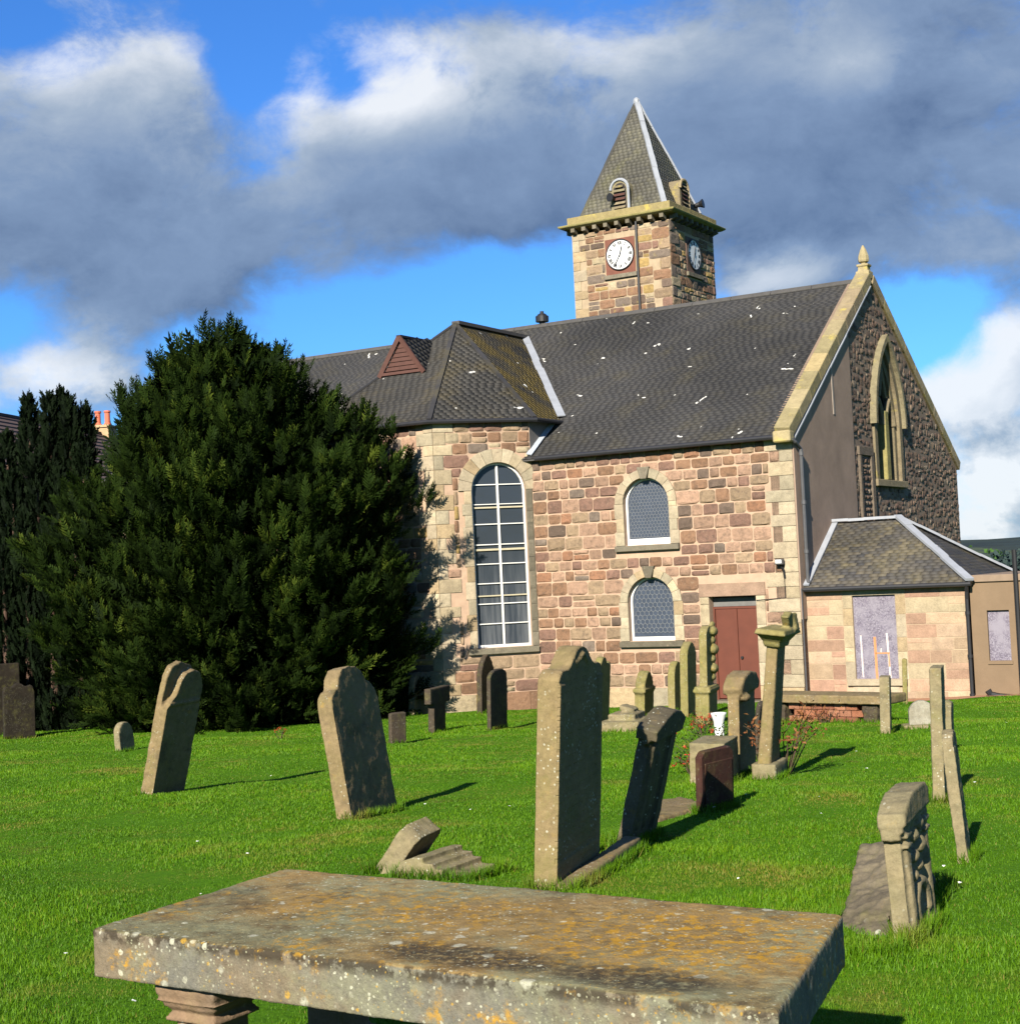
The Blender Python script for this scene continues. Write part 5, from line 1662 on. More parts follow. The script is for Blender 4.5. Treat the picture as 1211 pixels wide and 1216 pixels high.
YAW0 = 33                       # measured along the church; the stones themselves stand a little more squarely to the sun
BASES = []
def place(o, x, y, yaw, lean=0, back=0, dz=0.0, turn=None):
    y0_ = yaw
    if yaw == YAW0:
        al = math.degrees(math.atan2(x, y))
        yaw = turn or max(18.5, min(21.5, al + 12))
        o.scale = (math.cos(R(33 - al)) / math.cos(R(yaw - al)), math.sin(R(33 - al)) / math.sin(R(yaw - al)), 1)
    o.location = (x, y, gh(x, y) + dz)
    BASES.append((o, x, y, yaw))
    m = Matrix.Rotation(-R(yaw), 4, 'Z') @ Matrix.Rotation(R(lean), 4, 'Y') @ Matrix.Rotation(R(back), 4, 'X')
    o.rotation_euler = m.to_euler('XYZ')
    return o

YX = lambda a, b, d: (d, a, b)
def gravestone(label, x, y, w, t, hs, ha, kind, mat, lean=0.0, yaw=YAW0, back=0.0, voxel=.03, fine=.006, coarse=.012, extra=None, name='gravestone', taper=0.0, group=None, turn=None):
    mb = MB()
    mb.prism(outline(w, hs, ha, kind, taper=taper), YX, 0, -t)
    if extra:
        extra(mb)
    o = mb.build(name, mat)
    weather(o, voxel, fine, coarse)
    place(o, x, y, yaw, lean, back, turn=turn)
    tag(o, label, 'gravestone', group)
    return o

# tall stone in the middle of the foreground
def s10x(mb):
    # raised border round a sunk inscription panel
    w, h0, h1 = .60, .16, 1.22
    mb.box(-.01, .012, .0, .07, -.2, 1.32).box(-.01, .012, w - .07, w, -.2, 1.32).box(-.01, .012, .0, w, -.2, h0)
    mb.tube([(.0, .22, 1.44), (.012, .3, 1.50), (.0, .38, 1.44)], .018, 6)
tall = empty('gravestone', (0, 0, 0), 0, 'tallest and nearest upright gravestone with scrolled top, pale edge and dark inscribed face', 'gravestone')
place(tall, .18, 10.1, YAW0, 4.0)
mb = MB().prism(outline(.60, 1.36, 1.55, 'ogee'), YX, 0, -.165); s10x(mb)
weather(mb.build('headstone', G_TALL, tall), .011, .004, .006)
weather(MB().box(.02, .17, -.06, .98, -.2, .055).build('kerb_stone', G_BROWN, tall), .02, .01, .02)

# leaning split stone before the yew
def s1x(mb):
    w, t = .56, .20
    mb.prism([(w, -.35), (w, 1.30), (.47, 1.46), (.36, 1.50), (.24, 1.47), (.17, 1.38), (.12, 1.20), (.04, 1.12), (0, 1.05), (0, -.35)], YX, 0, -.12)
    mb.prism([(w * .9, -.35), (w * .9, 1.36), (.40, 1.53), (.22, 1.60), (.08, 1.55), (.02, 1.42), (0, 1.2), (0, -.35)], YX, -.105, -t)
    mb.box(-.01, .02, .02, w - .02, 1.08, 1.12)
mb = MB(); s1x(mb)
o = weather(mb.build('gravestone', G_BROWN), .014, .010, .022)
place(o, -4.46, 18.67, YAW0, 13.5); tag(o, 'gravestone leaning steeply with split, rough broken top in front of the big yew', 'gravestone')
gravestone('small stubby round-topped gravestone poking from the grass before the yew', -7.6, 29.43, .36, .17, .36, .56, 'round', G_GREY, -4, fine=.01)
def s4x(mb):
    mb.box(-.14, -.03, .70, .755, .5, .62)
gravestone('broad gravestone leaning backwards with shouldered mossy top, dark streaked face and pale pinkish edge', -1.66, 14.96, .73, .19, 1.10, 1.46, 'shoulder', G_BROWN, -8.2, turn=17, voxel=.014, fine=.007, coarse=.018, extra=s4x)
gravestone('thin dark stone low behind the backward-leaning shouldered gravestone', -2.35, 28.2, .34, .10, .48, .56, 'flat', G_DARK, 3, yaw=50)
gravestone('round-topped gravestone with a lit edge close by the church wall next to the yew', -2.75, 40.5, .56, .20, .72, 1.10, 'round', G_GREY, 2)
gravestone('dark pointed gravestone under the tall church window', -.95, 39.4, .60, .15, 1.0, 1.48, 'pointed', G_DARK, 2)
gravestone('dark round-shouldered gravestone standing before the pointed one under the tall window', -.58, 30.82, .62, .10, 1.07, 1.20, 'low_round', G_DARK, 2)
# cross stump
cx = MB().box(-.16, 0, .0, .40, -.3, .58).box(-.17, .01, -.12, .56, .58, .90)
o = weather(cx.build('cross_stump', G_DARK), .03, .008, .01)
place(o, -1.71, 30.87, YAW0, 2); tag(o, 'broken stone cross with broad head in the yew shade near the church', 'gravestone')
# scroll shouldered stone right behind the tall one
gravestone('scroll-shouldered gravestone half hidden behind the tallest one', 1.50, 31.2, .62, .16, 1.0, 1.38, 'scroll', G_MOSS, 5)
gravestone('small mossy pointed gravestone with heavy coping below the lower arched window', 2.67, 33.1, .42, .24, .62, .98, 'pointed', G_MOSS, 3,
           extra=lambda mb: mb.box(-.27, .03, -.03, .45, .52, .60))
gravestone('slender tall gravestone with pointed top and dark face before the lower arched window', 3.55, 32.6, .42, .19, 1.34, 1.57, 'pointed', G_MOSS, 2)
gravestone('lower twin gravestone just behind the slender pointed one', 3.56, 35.4, .40, .18, .88, 1.14, 'pointed', G_MOSS, 2)
# stepped plinth
pl = MB().box(-.42, .42, -.30, .30, -.2, .20).box(-.28, .28, -.18, .20, .20, .32)
pl.boxm(Matrix.Translation((.05, .02, .38)) @ Matrix.Rotation(.3, 4, 'Y'), .30, .22, .10)
o = weather(pl.build('stepped_plinth', G_GREY), .025, .012, .03)
place(o, 1.95, 28.3, YAW0); tag(o, 'low stepped stone plinth that lost its monument, on the grass behind the tallest stone', 'grave plinth')
# carved pillar
def s16x(mb):
    mb.box(-.24, .06, -.05, .33, -.3, .62).box(-.27, .09, -.07, .36, .60, .66).box(-.25, .07, -.05, .34, .66, .71)
    for k, (zz, r_) in enumerate(((.85, .06), (1.02, .09), (1.2, .07), (1.38, .10), (1.55, .07), (1.72, .09), (1.85, .06))):
        mb.lathe([(.02, -r_), (r_ * .8, -r_ * .6), (r_, 0), (r_ * .8, r_ * .6), (.02, r_)], 8, (.02 + .03 * (k % 2), .22, zz))
gravestone('slim yellowish carved pillar monument with knobbly dark side near the red door', 3.50, 28.86, .28, .17, 1.70, 1.84, 'pointed', G_MOSS, 2.0, extra=s16x, voxel=.022, name='pillar_monument')
# stone with thick rounded cap
def s17x(mb):
    mb.prism([(.50, .94), (.53, 1.02), (.44, 1.14), (.26, 1.19), (.08, 1.14), (-.02, 1.02), (0, .94)], YX, .05, -.20)
    mb.lathe([(.02, -.05), (.06, -.03), (.07, 0), (.06, .03), (.02, .05)], 8, (.05, .08, .90))
    mb.box(-.14, -.01, .12, .15, .1, .9)
gravestone('gravestone with thick grey rounded cap in front of the red door', 2.54, 18.1, .48, .15, .96, 1.0, 'flat', G_BROWN, 2, extra=s17x, voxel=.018)
# tall leaning pedestal with cornice
ped = empty('pedestal_monument', (0, 0, 0), 0, 'tall leaning pedestal monument with flared mossy cornice beside the red door', 'monument')
place(ped, 2.78, 17.35, YAW0, 0)
weather(MB().box(-.22, .08, -.03, .30, -.3, .18).build('base', G_GREY, ped), .022, .01, .02)
shaft = MB()
def frustum(mb, z0, z1, a, b):
    v = [(a[0], a[2], z0), (a[1], a[2], z0), (a[1], a[3], z0), (a[0], a[3], z0), (b[0], b[2], z1), (b[1], b[2], z1), (b[1], b[3], z1), (b[0], b[3], z1)]
    mb.add(v, [(0, 3, 2, 1), (4, 5, 6, 7), (0, 1, 5, 4), (1, 2, 6, 5), (2, 3, 7, 6), (3, 0, 4, 7)])
frustum(shaft, 0, 1.34, (-.165, .0, .0, .27), (-.145, -.01, .01, .25))
sh = weather(shaft.build('shaft', G_TALL, ped), .016, .004, .006)
cap = MB()
frustum(cap, 1.32, 1.37, (-.165, .02, -.01, .27), (-.18, .03, -.03, .29))
frustum(cap, 1.365, 1.47, (-.165, .02, -.01, .27), (-.24, .10, -.09, .36))
frustum(cap, 1.465, 1.53, (-.26, .12, -.11, .38), (-.24, .10, -.09, .36))
cap.boxm(Matrix.Translation((.02, .18, 1.60)) @ Matrix.Rotation(.5, 4, 'X'), .10, .12, .22)
cap.boxm(Matrix.Translation((.07, .26, 1.60)) @ Matrix.Rotation(-.3, 4, 'Y'), .07, .10, .20)
cp = weather(cap.build('cornice', G_MOSS, ped), .016, .008, .012)
for o in (sh, cp):
    o.rotation_euler = (0, R(7.2), 0); o.location = (0, 0, .16)
gravestone('little dark round-topped stone before the leaning pedestal', 3.10, 20.3, .30, .07, .58, .74, 'round', G_DARK, 4)
o = weather(MB().box(-.43, 0, 0, .36, -.3, .44).build('stone_block', G_GREY), .02, .010, .02)
place(o, 2.20, 16.86, YAW0, 1); tag(o, 'squat pale square grave block beside the rose bush', 'grave block')
tb = empty('gravestone', (0, 0, 0), 0, 'low dark polished tablet standing in shadow by the squat block', 'gravestone')
place(tb, 1.60, 13.95, 38, 2)
tbm = MB().prism([(.58, -.3), (.58, .50), (.52, .55), (.06, .55), (0, .50), (0, -.3)], YX, 0, -.07).build('headstone', G_RED, tb, bevel=.012)
MB().prism([(.53, .05), (.53, .44), (.05, .44), (.05, .05)], YX, .012, 0).build('panel', G_RED, tb, bevel=.006)
def s21x(mb):
    mb.tube([(-.04, -.02, .84), (-.03, .05, .78), (-.03, .10, .86), (-.03, .06, .92)], .04, 7)
    mb.box(-.10, .03, .03, .12, -.3, .80).box(-.10, .03, .42, .54, -.3, .82)
    mb.prism([(.60, .84), (.62, .94), (.46, 1.02), (.28, 1.05), (.10, 1.0), (-.06, .93), (-.04, .84)], YX, .06, -.13)
    mb.box(-.06, .025, .20, .24, .1, .7)
gravestone('gravestone tilted far over with curled lichen-white scroll top beside the tallest one', .80, 12.0, .56, .12, .84, .9, 'flat', G_SHADE, 15.0, extra=s21x, voxel=.014, fine=.008, coarse=.014)
[o for o in COL.objects if o.get('label', '').startswith('gravestone tilted far over')][0].scale.y *= .78
lg = MB()
pts = [(1.16, 13.55), (1.74, 14.35), (1.56, 15.35), (1.18, 14.9)]
lv = [(p[0], p[1], gh(*p) + .045) for p in pts] + [(p[0], p[1], gh(*p) - .1) for p in pts]
lg.add(lv, [(0, 1, 2, 3), (4, 7, 6, 5), (0, 4, 5, 1), (1, 5, 6, 2), (2, 6, 7, 3), (3, 7, 4, 0)])
o = weather(lg.build('ledger_slab', G_BROWN), .03, .01, .02); tag(o, 'flat ledger slab lying in the grass next to the low dark tablet', 'grave slab')
# towards the annexe
gravestone('thin upright slab seen edge on before the annexe table tomb', 5.70, 23.9, .42, .15, .85, .87, 'flat', G_GREY, 2, yaw=17)
rs_ = empty('gravestone', (0, 0, 0), 0, 'small pale round-topped headstone on a base under the annexe window', 'gravestone')
place(rs_, 6.22, 24.75, 96, 0)
weather(MB().box(-.26, .10, -.10, .54, -.2, .075).build('base', G_GREY, rs_), .02, .008, .01)
weather(MB().prism(outline(.40, .30, .46, 'low_round', base=.05), YX, .0, -.12).build('headstone', G_LIGHT, rs_), .018, .006, .01)
gravestone('narrow square stone post against the annexe wall', 8.27, 33.0, .11, .10, .97, .98, 'flat', G_MOSS, 2, yaw=20, name='stone_post')
gravestone('tall thin lichened slab seen edge on, behind the outward-leaning broken one', 3.75, 13.83, .46, .105, 1.18, 1.20, 'flat', G_GREY, 1.5, yaw=19, voxel=.012, fine=.008, coarse=.014)
gravestone('short stump of stone behind the tall thin edge-on slab', 5.55, 20.0, .30, .12, .60, .66, 'low_round', G_GREY, 2, yaw=22)
gravestone('thin broken slab leaning outwards, nearest of the edge-on stones', 3.02, 10.62, .40, .075, .84, .90, 'low_round', G_GREY, -4.2, yaw=19, voxel=.012, fine=.010, coarse=.02)
def s27x(mb):
    # swan-neck cap, pilasters and carved figures of the face
    for k, (xa, xb) in enumerate(((.05, -.095), (.03, -.09), (.01, -.088))):
        dz_ = -.035 * k - .045
        mb.prism([(-.025, .60 + dz_), (-.02, .655 + dz_), (.03, .70 + dz_), (.12, .735 + dz_), (.24, .74 + dz_), (.34, .73 + dz_), (.375, .69 + dz_), (.36, .61 + dz_)], YX, xa, xb)
    mb.prism([(-.02, .55), (-.02, .62), (.36, .62), (.36, .55)], YX, .03, -.10)
    for yy, r_ in ((.045, .028), (.33, .028)):
        mb.tube([(.005, yy, -.2), (.005, yy, .50), (.005, yy, .54)], [r_, r_, r_ * 1.4], 8)
        for zz in (.44, .49):
            mb.box(-.02, .04, yy - .04, yy + .04, zz, zz + .018)
    for yy, zz, r_ in ((.14, .47, .045), (.22, .40, .05), (.15, .36, .035), (.25, .50, .04), (.2, .30, .03), (.13, .27, .028)):
        mb.lathe([(.01, -r_), (r_ * .8, -r_ * .55), (r_, 0), (r_ * .8, r_ * .55), (.01, r_)], 8, (.008, yy, zz))
    mb.tube([(.01, .19 + .09 * math.cos(a), .10 + .12 * math.sin(a)) for a in [math.pi * k / 8 for k in range(-1, 10)]], .026, 6)
    mb.box(-.02, .02, .09, .12, -.2, .1).box(-.02, .02, .26, .29, -.2, .1)
gravestone('carved gravestone with curved cap, pilasters and worn figures, nearest at the lawn edge', 1.86, 7.62, .36, .085, .60, .62, 'flat', G_GREY, -3.0, extra=s27x, turn=24, voxel=.0085, fine=.006, coarse=.010)
rk = MB().prism([(-.50, -.3), (-.50, .04), (-.30, .13), (.0, .24), (.30, .37), (.44, .30), (.48, -.3)], YX, .10, -.20)
for k_ in range(9):
    rk.boxm(Matrix.Translation((.10 + .01 * (k_ % 3), -.42 + .1 * k_, .0 + .035 * k_)) @ Matrix.Rotation(.3 * (k_ % 4) - .4, 4, 'X'), .03 + .015 * (k_ % 3), .16, .10)
o = weather(rk.build('fallen_stone', G_ROUGH), .012, .03, .06)
place(o, 2.0, 8.5, 33, -16, dz=-.06); tag(o, 'rough flaking slab sunk in the grass behind the carved gravestone', 'fallen stone')
# broken pieces beyond the table tomb
o = weather(MB().prism([(-.02, -.2), (-.02, .27), (.05, .32), (.32, .34), (.36, .30), (.36, -.2)], YX, .0, -.15).build('broken_slab', G_GREY), .012, .008, .014)
place(o, -.93, 11.05, 24, 38, dz=.0); tag(o, 'broken slab end propped at a slant beyond the table tomb', 'fallen stone')
mp = [(-.40, -.1), (-.40, .10), (-.33, .20), (-.20, .24), (-.12, .245), (-.11, .20), (-.02, .20), (-.01, .165), (.07, .165), (.08, .115), (.20, .115), (.21, .06), (.34, .06), (.35, -.1)]
o = weather(MB().prism(mp, (lambda a, b, d: (a, d, b)), 0, .62).build('moulded_fragment', G_GREY), .010, .006, .010)
place(o, -.64, 10.72, 30, 2, dz=-.07)
o.scale = (.85, .85, .85); tag(o, 'fallen cornice fragment with stepped mouldings beyond the table tomb', 'fallen stone')
# deep shade at the foot of the Irish yew
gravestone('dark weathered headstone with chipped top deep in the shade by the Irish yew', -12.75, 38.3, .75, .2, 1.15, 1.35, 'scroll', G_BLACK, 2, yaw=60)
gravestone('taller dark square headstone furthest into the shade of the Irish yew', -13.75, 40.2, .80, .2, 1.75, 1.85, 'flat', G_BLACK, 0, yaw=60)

# table tomb by the annexe
tt = empty('table_tomb', (0, 0, 0), 0, 'low mossy table tomb along the annexe wall', 'table tomb')
place(tt, 5.72, 28.5, 90 - 52, 0)
tt.rotation_euler = (0, 0, -R(40))
weather(MB().box(-1.16, 1.34, -.40, .40, .36, .52).build('slab', G_BROWN, tt), .025, .010, .015)
for xx in (-.92, .95):
    weather(MB().boxm(Matrix.Translation((xx, -.05, .1)), .28, .50, .56).build('support', G_DARK, tt), .03, .03, .08)
M_BRICK = masonry('tomb_brick', [(.30, .12, .065), (.26, .10, .06), (.33, .15, .09)], .2, nscale=7)
for j in range(3):
    for i in range(6):
        put = MB().box(-.72 + i * .235 + (.11 if j % 2 else 0), -.50 + i * .235 + (.11 if j % 2 else 0), -.26, .28, .005 + j * .118, .115 + j * .118)
        put.build('brick', M_BRICK, tt, bevel=.006)
# white vase
vz = MB().lathe([(.10, 0), (.11, .02), (.07, .06), (.085, .30), (.12, .40), (.125, .43), (.10, .43), (.08, .38)], 14).build('vase', M_WHITE, smooth=True)
vx, vy = 3.12, 24.3
vz.location = (vx, vy, gh(vx, vy)); tag(vz, 'white flower vase in front of the carved pillar', 'vase')

# ------------------------------------------------------------------ the table tomb in the foreground
tomb = empty('table_tomb', (-.25, 5.1, gh(-.25, 5.1)), 0, 'large lichen-covered table tomb in the immediate foreground', 'table tomb')
ZT = EYE - 1.15
def slab_mat():
    m, t, b = mat_new('lichened_slab')
    pos = t('ShaderNodeNewGeometry').outputs['Position']
    nrm = t('ShaderNodeSeparateXYZ', {0: t('ShaderNodeNewGeometry').outputs['Normal']})
    topm = t.sstep(nrm.outputs['Z'], .45, .75)
    sepz = t('ShaderNodeSeparateXYZ', {0: pos})
    n1, n2, n3 = t.noise(pos, 2.3, 7, .6), t.noise(pos, 19, 7, .7), t.noise(pos, 110, 4, .7)
    tan, grey, bro = (.195, .128, .048), (.135, .125, .068), (.085, .060, .028)
    side = (.112, .104, .078)
    c = t.mix(t.sstep(t.noise(pos, 1.6, 6, .6, w=2.0), .42, .62), tan, grey)
    c = t.mix(t.sstep(t.noise(pos, 7, 7, .7, w=3.0), .48, .66), c, bro)
    sidec = t.mix(t.sstep(t.noise(pos, 6, 6, .65), .4, .65), side, (.105, .10, .082))
    sidec = t.mix(t.math('MULTIPLY', t.sstep(t.noise(pos, 2.1, 5, .6, w=6.0), .48, .62), .8), sidec, (.125, .095, .06))
    c = t.mix(topm, sidec, c)
    k = t.vmath('SCALE', c)
    t.set(k.inputs['Scale'], t.math('ADD', t.math('MULTIPLY_ADD', n2, 1.0, .22), t.math('MULTIPLY_ADD', n3, .95, -.22)))
    c = k.outputs[0]
    # where on the slab: a along it, b across it
    ex_, ey_ = Vector((.842, -.540, 0)), Vector((.540, .842, 0))
    rel = t.vmath('SUBTRACT', pos, (-1.50, 5.33, 0)).outputs[0]
    la_ = t.math('DIVIDE', t.vmath('DOT_PRODUCT', rel, tuple(ex_)).outputs['Value'], 2.43)
    lb_ = t.math('DIVIDE', t.vmath('DOT_PRODUCT', rel, tuple(ey_)).outputs['Value'], 1.10)
    wob = t.math('MULTIPLY_ADD', t.noise(pos, 3.0, 6, .65, w=14.0), .9, -.45)
    def blob(ca, cb, ra, rb):
        da = t.math('DIVIDE', t.math('SUBTRACT', la_, ca), ra)
        db = t.math('DIVIDE', t.math('SUBTRACT', lb_, cb), rb)
        q = t.math('ADD', t.math('ADD', t.math('MULTIPLY', da, da), t.math('MULTIPLY', db, db)), wob)
        return t.math('MULTIPLY', t.sstep(q, 1.15, .25), topm)
    mid = blob(.60, .62, .34, .34)
    c = t.mix(t.math('MULTIPLY', mid, .75), c, t.mix(t.sstep(n2, .3, .7), (.11, .072, .026), (.20, .13, .052)))
    # grey-green crust, thick along the margins
    cr_ = t.math('MULTIPLY', t.sstep(t.noise(pos, 3.4, 8, .72, w=9.0), .44, .58), t.sstep(n2, .32, .56))
    c = t.mix(t.math('MULTIPLY', cr_, t.math('MULTIPLY', t.math('MULTIPLY_ADD', topm, .35, .5), t.math('MULTIPLY_ADD', mid, -.7, .9))), c, (.165, .165, .095))
    # black crust in broad patches
    fine_ = t.sstep(t.noise(pos, 30, 6, .74, w=1.0), .36, .54)
    bl = t.math('MULTIPLY', t.sstep(t.noise(pos, 2.7, 8, .66, w=5.0), .54, .66), fine_)
    bl2 = t.math('MULTIPLY', t.math('MAXIMUM', blob(.60, .16, .17, .13), blob(.83, .14, .14, .12)), fine_)
    bl = t.math('MAXIMUM', t.math('MULTIPLY', bl, t.math('MULTIPLY_ADD', topm, .35, .2)), t.math('MULTIPLY', bl2, .88))
    rim_ = t.math('MULTIPLY', t.math('MULTIPLY', t.sstep(t.math('ABSOLUTE', t.math('SUBTRACT', lb_, .0)), .022, .006), t.sstep(t.noise(pos, 12, 6, .7, w=7.0), .44, .52)), t.sstep(sepz.outputs['Z'], ZT - .055, ZT - .02))
    bl = t.math('MAXIMUM', bl, t.math('MULTIPLY', rim_, .85))
    c = t.mix(bl, c, (.026, .020, .013))
    # ochre lichen
    oc = t.math('MULTIPLY', t.math('MAXIMUM', t.sstep(t.noise(pos, 4.6, 6, .65, w=11.0), .52, .64), t.math('MAXIMUM', blob(.80, .55, .24, .42), t.math('MULTIPLY', blob(.35, .6, .25, .35), .6))), t.sstep(t.noise(pos, 20, 6, .7, w=12.0), .485, .57))
    c = t.mix(t.math('MULTIPLY', oc, .85), c, (.31, .165, .012))
    # round crusts, pale and ochre, in three sizes
    wv = t.vmath('SCALE', t('ShaderNodeTexNoise', {'Vector': pos, 'Scale': 40.0, 'Detail': 4.0}).outputs['Color'])
    wv.inputs['Scale'].default_value = .018
    p2 = t.vmath('ADD', pos, wv.outputs[0]).outputs[0]
    for sc_, thr, rad, colr, amt, wseed in ((58, .66, .30, (.34, .335, .25), .75, 1.5), (24, .78, .27, (.36, .35, .26), .75, 2.5), (10, .80, .20, (.33, .325, .25), .7, 3.5), (95, .70, .30, (.28, .28, .18), .7, 4.5)):
        v = t.voro(p2, sc_)
        s_ = t('ShaderNodeSeparateColor', {0: v.outputs['Color']})
        m1 = t.math('MULTIPLY', t.sstep(v.outputs['Distance'], rad + .07, rad - .04), t.math('GREATER_THAN', s_.outputs[0], thr))
        m1 = t.math('MULTIPLY', m1, t.sstep(t.noise(pos, 3.1, 5, .65, w=wseed), .44, .56))
        m1 = t.math('MULTIPLY', m1, t.sstep(n3, .30, .5))
        tint = t.mix(t.math('GREATER_THAN', s_.outputs[1], .72), colr, (.30, .18, .025))
        c = t.mix(t.math('MULTIPLY', m1, amt), c, tint)
    t.set(b.inputs['Base Color'], c)
    b.inputs['Roughness'].default_value = .95
    b.inputs['Specular IOR Level'].default_value = .12
    bump(t, b, t.math('ADD', n2, t.math('MULTIPLY', n3, .5)), .7, .012)
    return m
M_SLAB = slab_mat()
cor = [(-1.50, 5.33), (.622, 3.98), (1.012, 5.02), (-.975, 6.28)]
bx_, by_, bz_ = tomb.location
mb = MB()
n = 4
TH = .165
v = [(p[0] - bx_, p[1] - by_, ZT - bz_) for p in cor] + [(p[0] - bx_, p[1] - by_, ZT - TH - bz_) for p in cor]
mb.add(v, [(0, 1, 2, 3), (7, 6, 5, 4), (0, 4, 5, 1), (1, 5, 6, 2), (2, 6, 7, 3), (3, 7, 4, 0)])
slab = mb.build('slab', M_SLAB, tomb)
md = slab.modifiers.new('bevel', 'BEVEL'); md.width = .004; md.segments = 1
weather(slab, .009, .005, .009)
cc = [Vector((sum(p[0] for p in cor) / 4, sum(p[1] for p in cor) / 4))]
def slab_pt(a, b):
    p0, p1, p2, p3 = (Vector(q) for q in cor)
    return p0.lerp(p1, a).lerp(p3.lerp(p2, a), b)
G_LEG = gravemat('tomb_leg_stone', (.25, .165, .10), (.21, .15, .10), .3, .1, .4, .2)
for a, b in ((.155, .17), (.86, .15), (.86, .85), (.155, .85)):
    p = slab_pt(a, b)
    zt = ZT - TH - .004
    h = zt - gh(p.x, p.y) + .2
    lm = MB()
    for (w0, w1, z0, z1) in ((.135, .135, -.035, 0), (.135, .115, -.06, -.035), (.118, .118, -.085, -.06), (.118, .085, -.13, -.085), (.085, .085, -h + .34, -.13), (.085, .12, -h + .27, -h + .34), (.13, .13, -h, -h + .27)):
        frustum(lm, z0, z1, (-w1 if False else -w0, w0, -w0, w0), (-w1, w1, -w1, w1))
    lo = lm.build('leg', G_LEG, tomb)
    lo.location = (p.x - bx_, p.y - by_, zt - bz_)
    lo.rotation_euler = (0, 0, -R(32.7))
    weather(lo, .010, .004, .006)

# ------------------------------------------------------------------ plants by the graves
M_LEAFG = leaf_mat('bush_leaf', (.010, .022, .006), (.030, .060, .012), (.07, .11, .025))
M_LEAFR = leaf_mat('rusty_leaf', (.06, .02, .008), (.13, .05, .02), (.2, .10, .04))
M_PETAL = leaf_mat('red_petal', (.16, .012, .008), (.38, .03, .018), (.55, .09, .05))
M_STEM = plain('bush_stem', (.045, .032, .018), .8)
leaf_t = (np.array([(0, 0, 0), (.4, -.22, .05), (1, 0, -.05), (.4, .22, .05)]), np.array([(0, 1, 2), (0, 2, 3)]))
def bush(x, y, r, h, ns, nl, nf, leafm, label, fl_low=.3, leaf=.05, name='rose_bush'):
    t = empty(name, (x, y, gh(x, y)), 0, label, 'bush')
    st = MB(); P = []
    rr = random.Random(int(x * 100))
    for i in range(ns):
        a = rr.uniform(0, 6.28); L = rr.uniform(.5, 1)
        tip = Vector((r * L * math.cos(a), r * L * math.sin(a), h * rr.uniform(.5, 1)))
        mid = tip * .5 + Vector((rr.uniform(-.1, .1), rr.uniform(-.1, .1), h * .12))
        st.tube([(0.15 * tip.x, .15 * tip.y, -.05), mid, tip], [.010, .007, .003], 5)
        P += [mid.lerp(tip, q) + Vector((rr.gauss(0, .05), rr.gauss(0, .05), rr.gauss(0, .05))) for q in [rr.random() ** .7 for _ in range(nl // ns)]]
    st.build('stems', M_STEM, t)
    P = np.array([tuple(p) for p in P]); n = len(P)
    V, F, T = scatter(leaf_t, np.zeros(4), unit(n) + np.array([0, 0, .2]), RNG.uniform(-3, 3, n), RNG.uniform(.6, 1.3, n) * leaf, P, RNG.uniform(.1, 1, n))
    np_mesh('foliage', V, F, leafm, t, {'tone': ('POINT', T)})
    for i in range(nf):
        a, L = rr.uniform(0, 6.28), rr.uniform(.2, 1)
        c = np.array([[r * L * math.cos(a), r * L * math.sin(a), h * rr.uniform(fl_low, 1.0)]])
        m = 14
        V, F, T = scatter(leaf_t, np.zeros(4), unit(m) + np.array([0, 0, .4]), RNG.uniform(-3, 3, m), RNG.uniform(.7, 1.2, m) * .035, np.repeat(c, m, 0) + RNG.normal(0, .012, (m, 3)), RNG.uniform(.1, 1, m))
        np_mesh('blossom', V, F, M_PETAL, t, {'tone': ('POINT', T)})
    return t
bush(2.05, 18.6, .28, .34, 10, 160, 16, M_LEAFG, 'low red-flowered bush beside the squat grave block', .2)
bush(3.15, 26.6, .26, .36, 10, 140, 16, M_LEAFR, 'red-flowered bush at the foot of the slender pointed gravestone', .3)
bush(2.55, 20.2, .55, .55, 16, 420, 6, M_LEAFG, 'sprawling leafy rose bush between the squat block and the capped gravestone', .3)
bush(3.02, 18.0, .50, .85, 18, 330, 0, M_LEAFR, 'thin twiggy bush with rusty leaves in front of the leaning pedestal', leaf=.06, name='twiggy_bush')
bush(-4.75, 30.7, .14, .22, 5, 40, 5, M_LEAFG, 'small red flowers at the foot of the big yew', .5, name='flower_clump')
bush(5.55, 28.15, .30, .28, 9, 120, 0, M_LEAFR, 'dry weeds growing under the annexe table tomb', leaf=.05, name='weed_clump')

# ------------------------------------------------------------------ grass
def inv_church(x, y):
    dx_, dy_ = x - CH_LOC.x, y - CH_LOC.y
    c, s = math.cos(PHI), math.sin(PHI)
    return c * dx_ - s * dy_, s * dx_ + c * dy_
def fbm2(x, y, sc_, seed=0.0):
    v = 0.0
    for k, (a, b, p) in enumerate(((1.0, .6, 0.3), (-.7, 1.1, 1.9), (1.7, -1.3, 4.1), (2.3, 1.9, 2.2), (-3.1, 2.7, 5.0), (4.3, -3.9, .7))):
        v = v + np.sin((a * x + b * y) * sc_ + p + seed * (k + 1) + 1.3 * np.sin((b * x - a * y) * sc_ * .7 + p)) / (1 + .55 * k)
    return v / 3.0
NB = 1350000
Yb = np.exp(RNG.uniform(np.log(3.2), np.log(47.0), NB))
Xb = RNG.uniform(-1, 1, NB) * (.37 * Yb + 2.2)
lx, ly = inv_church(Xb, Yb)
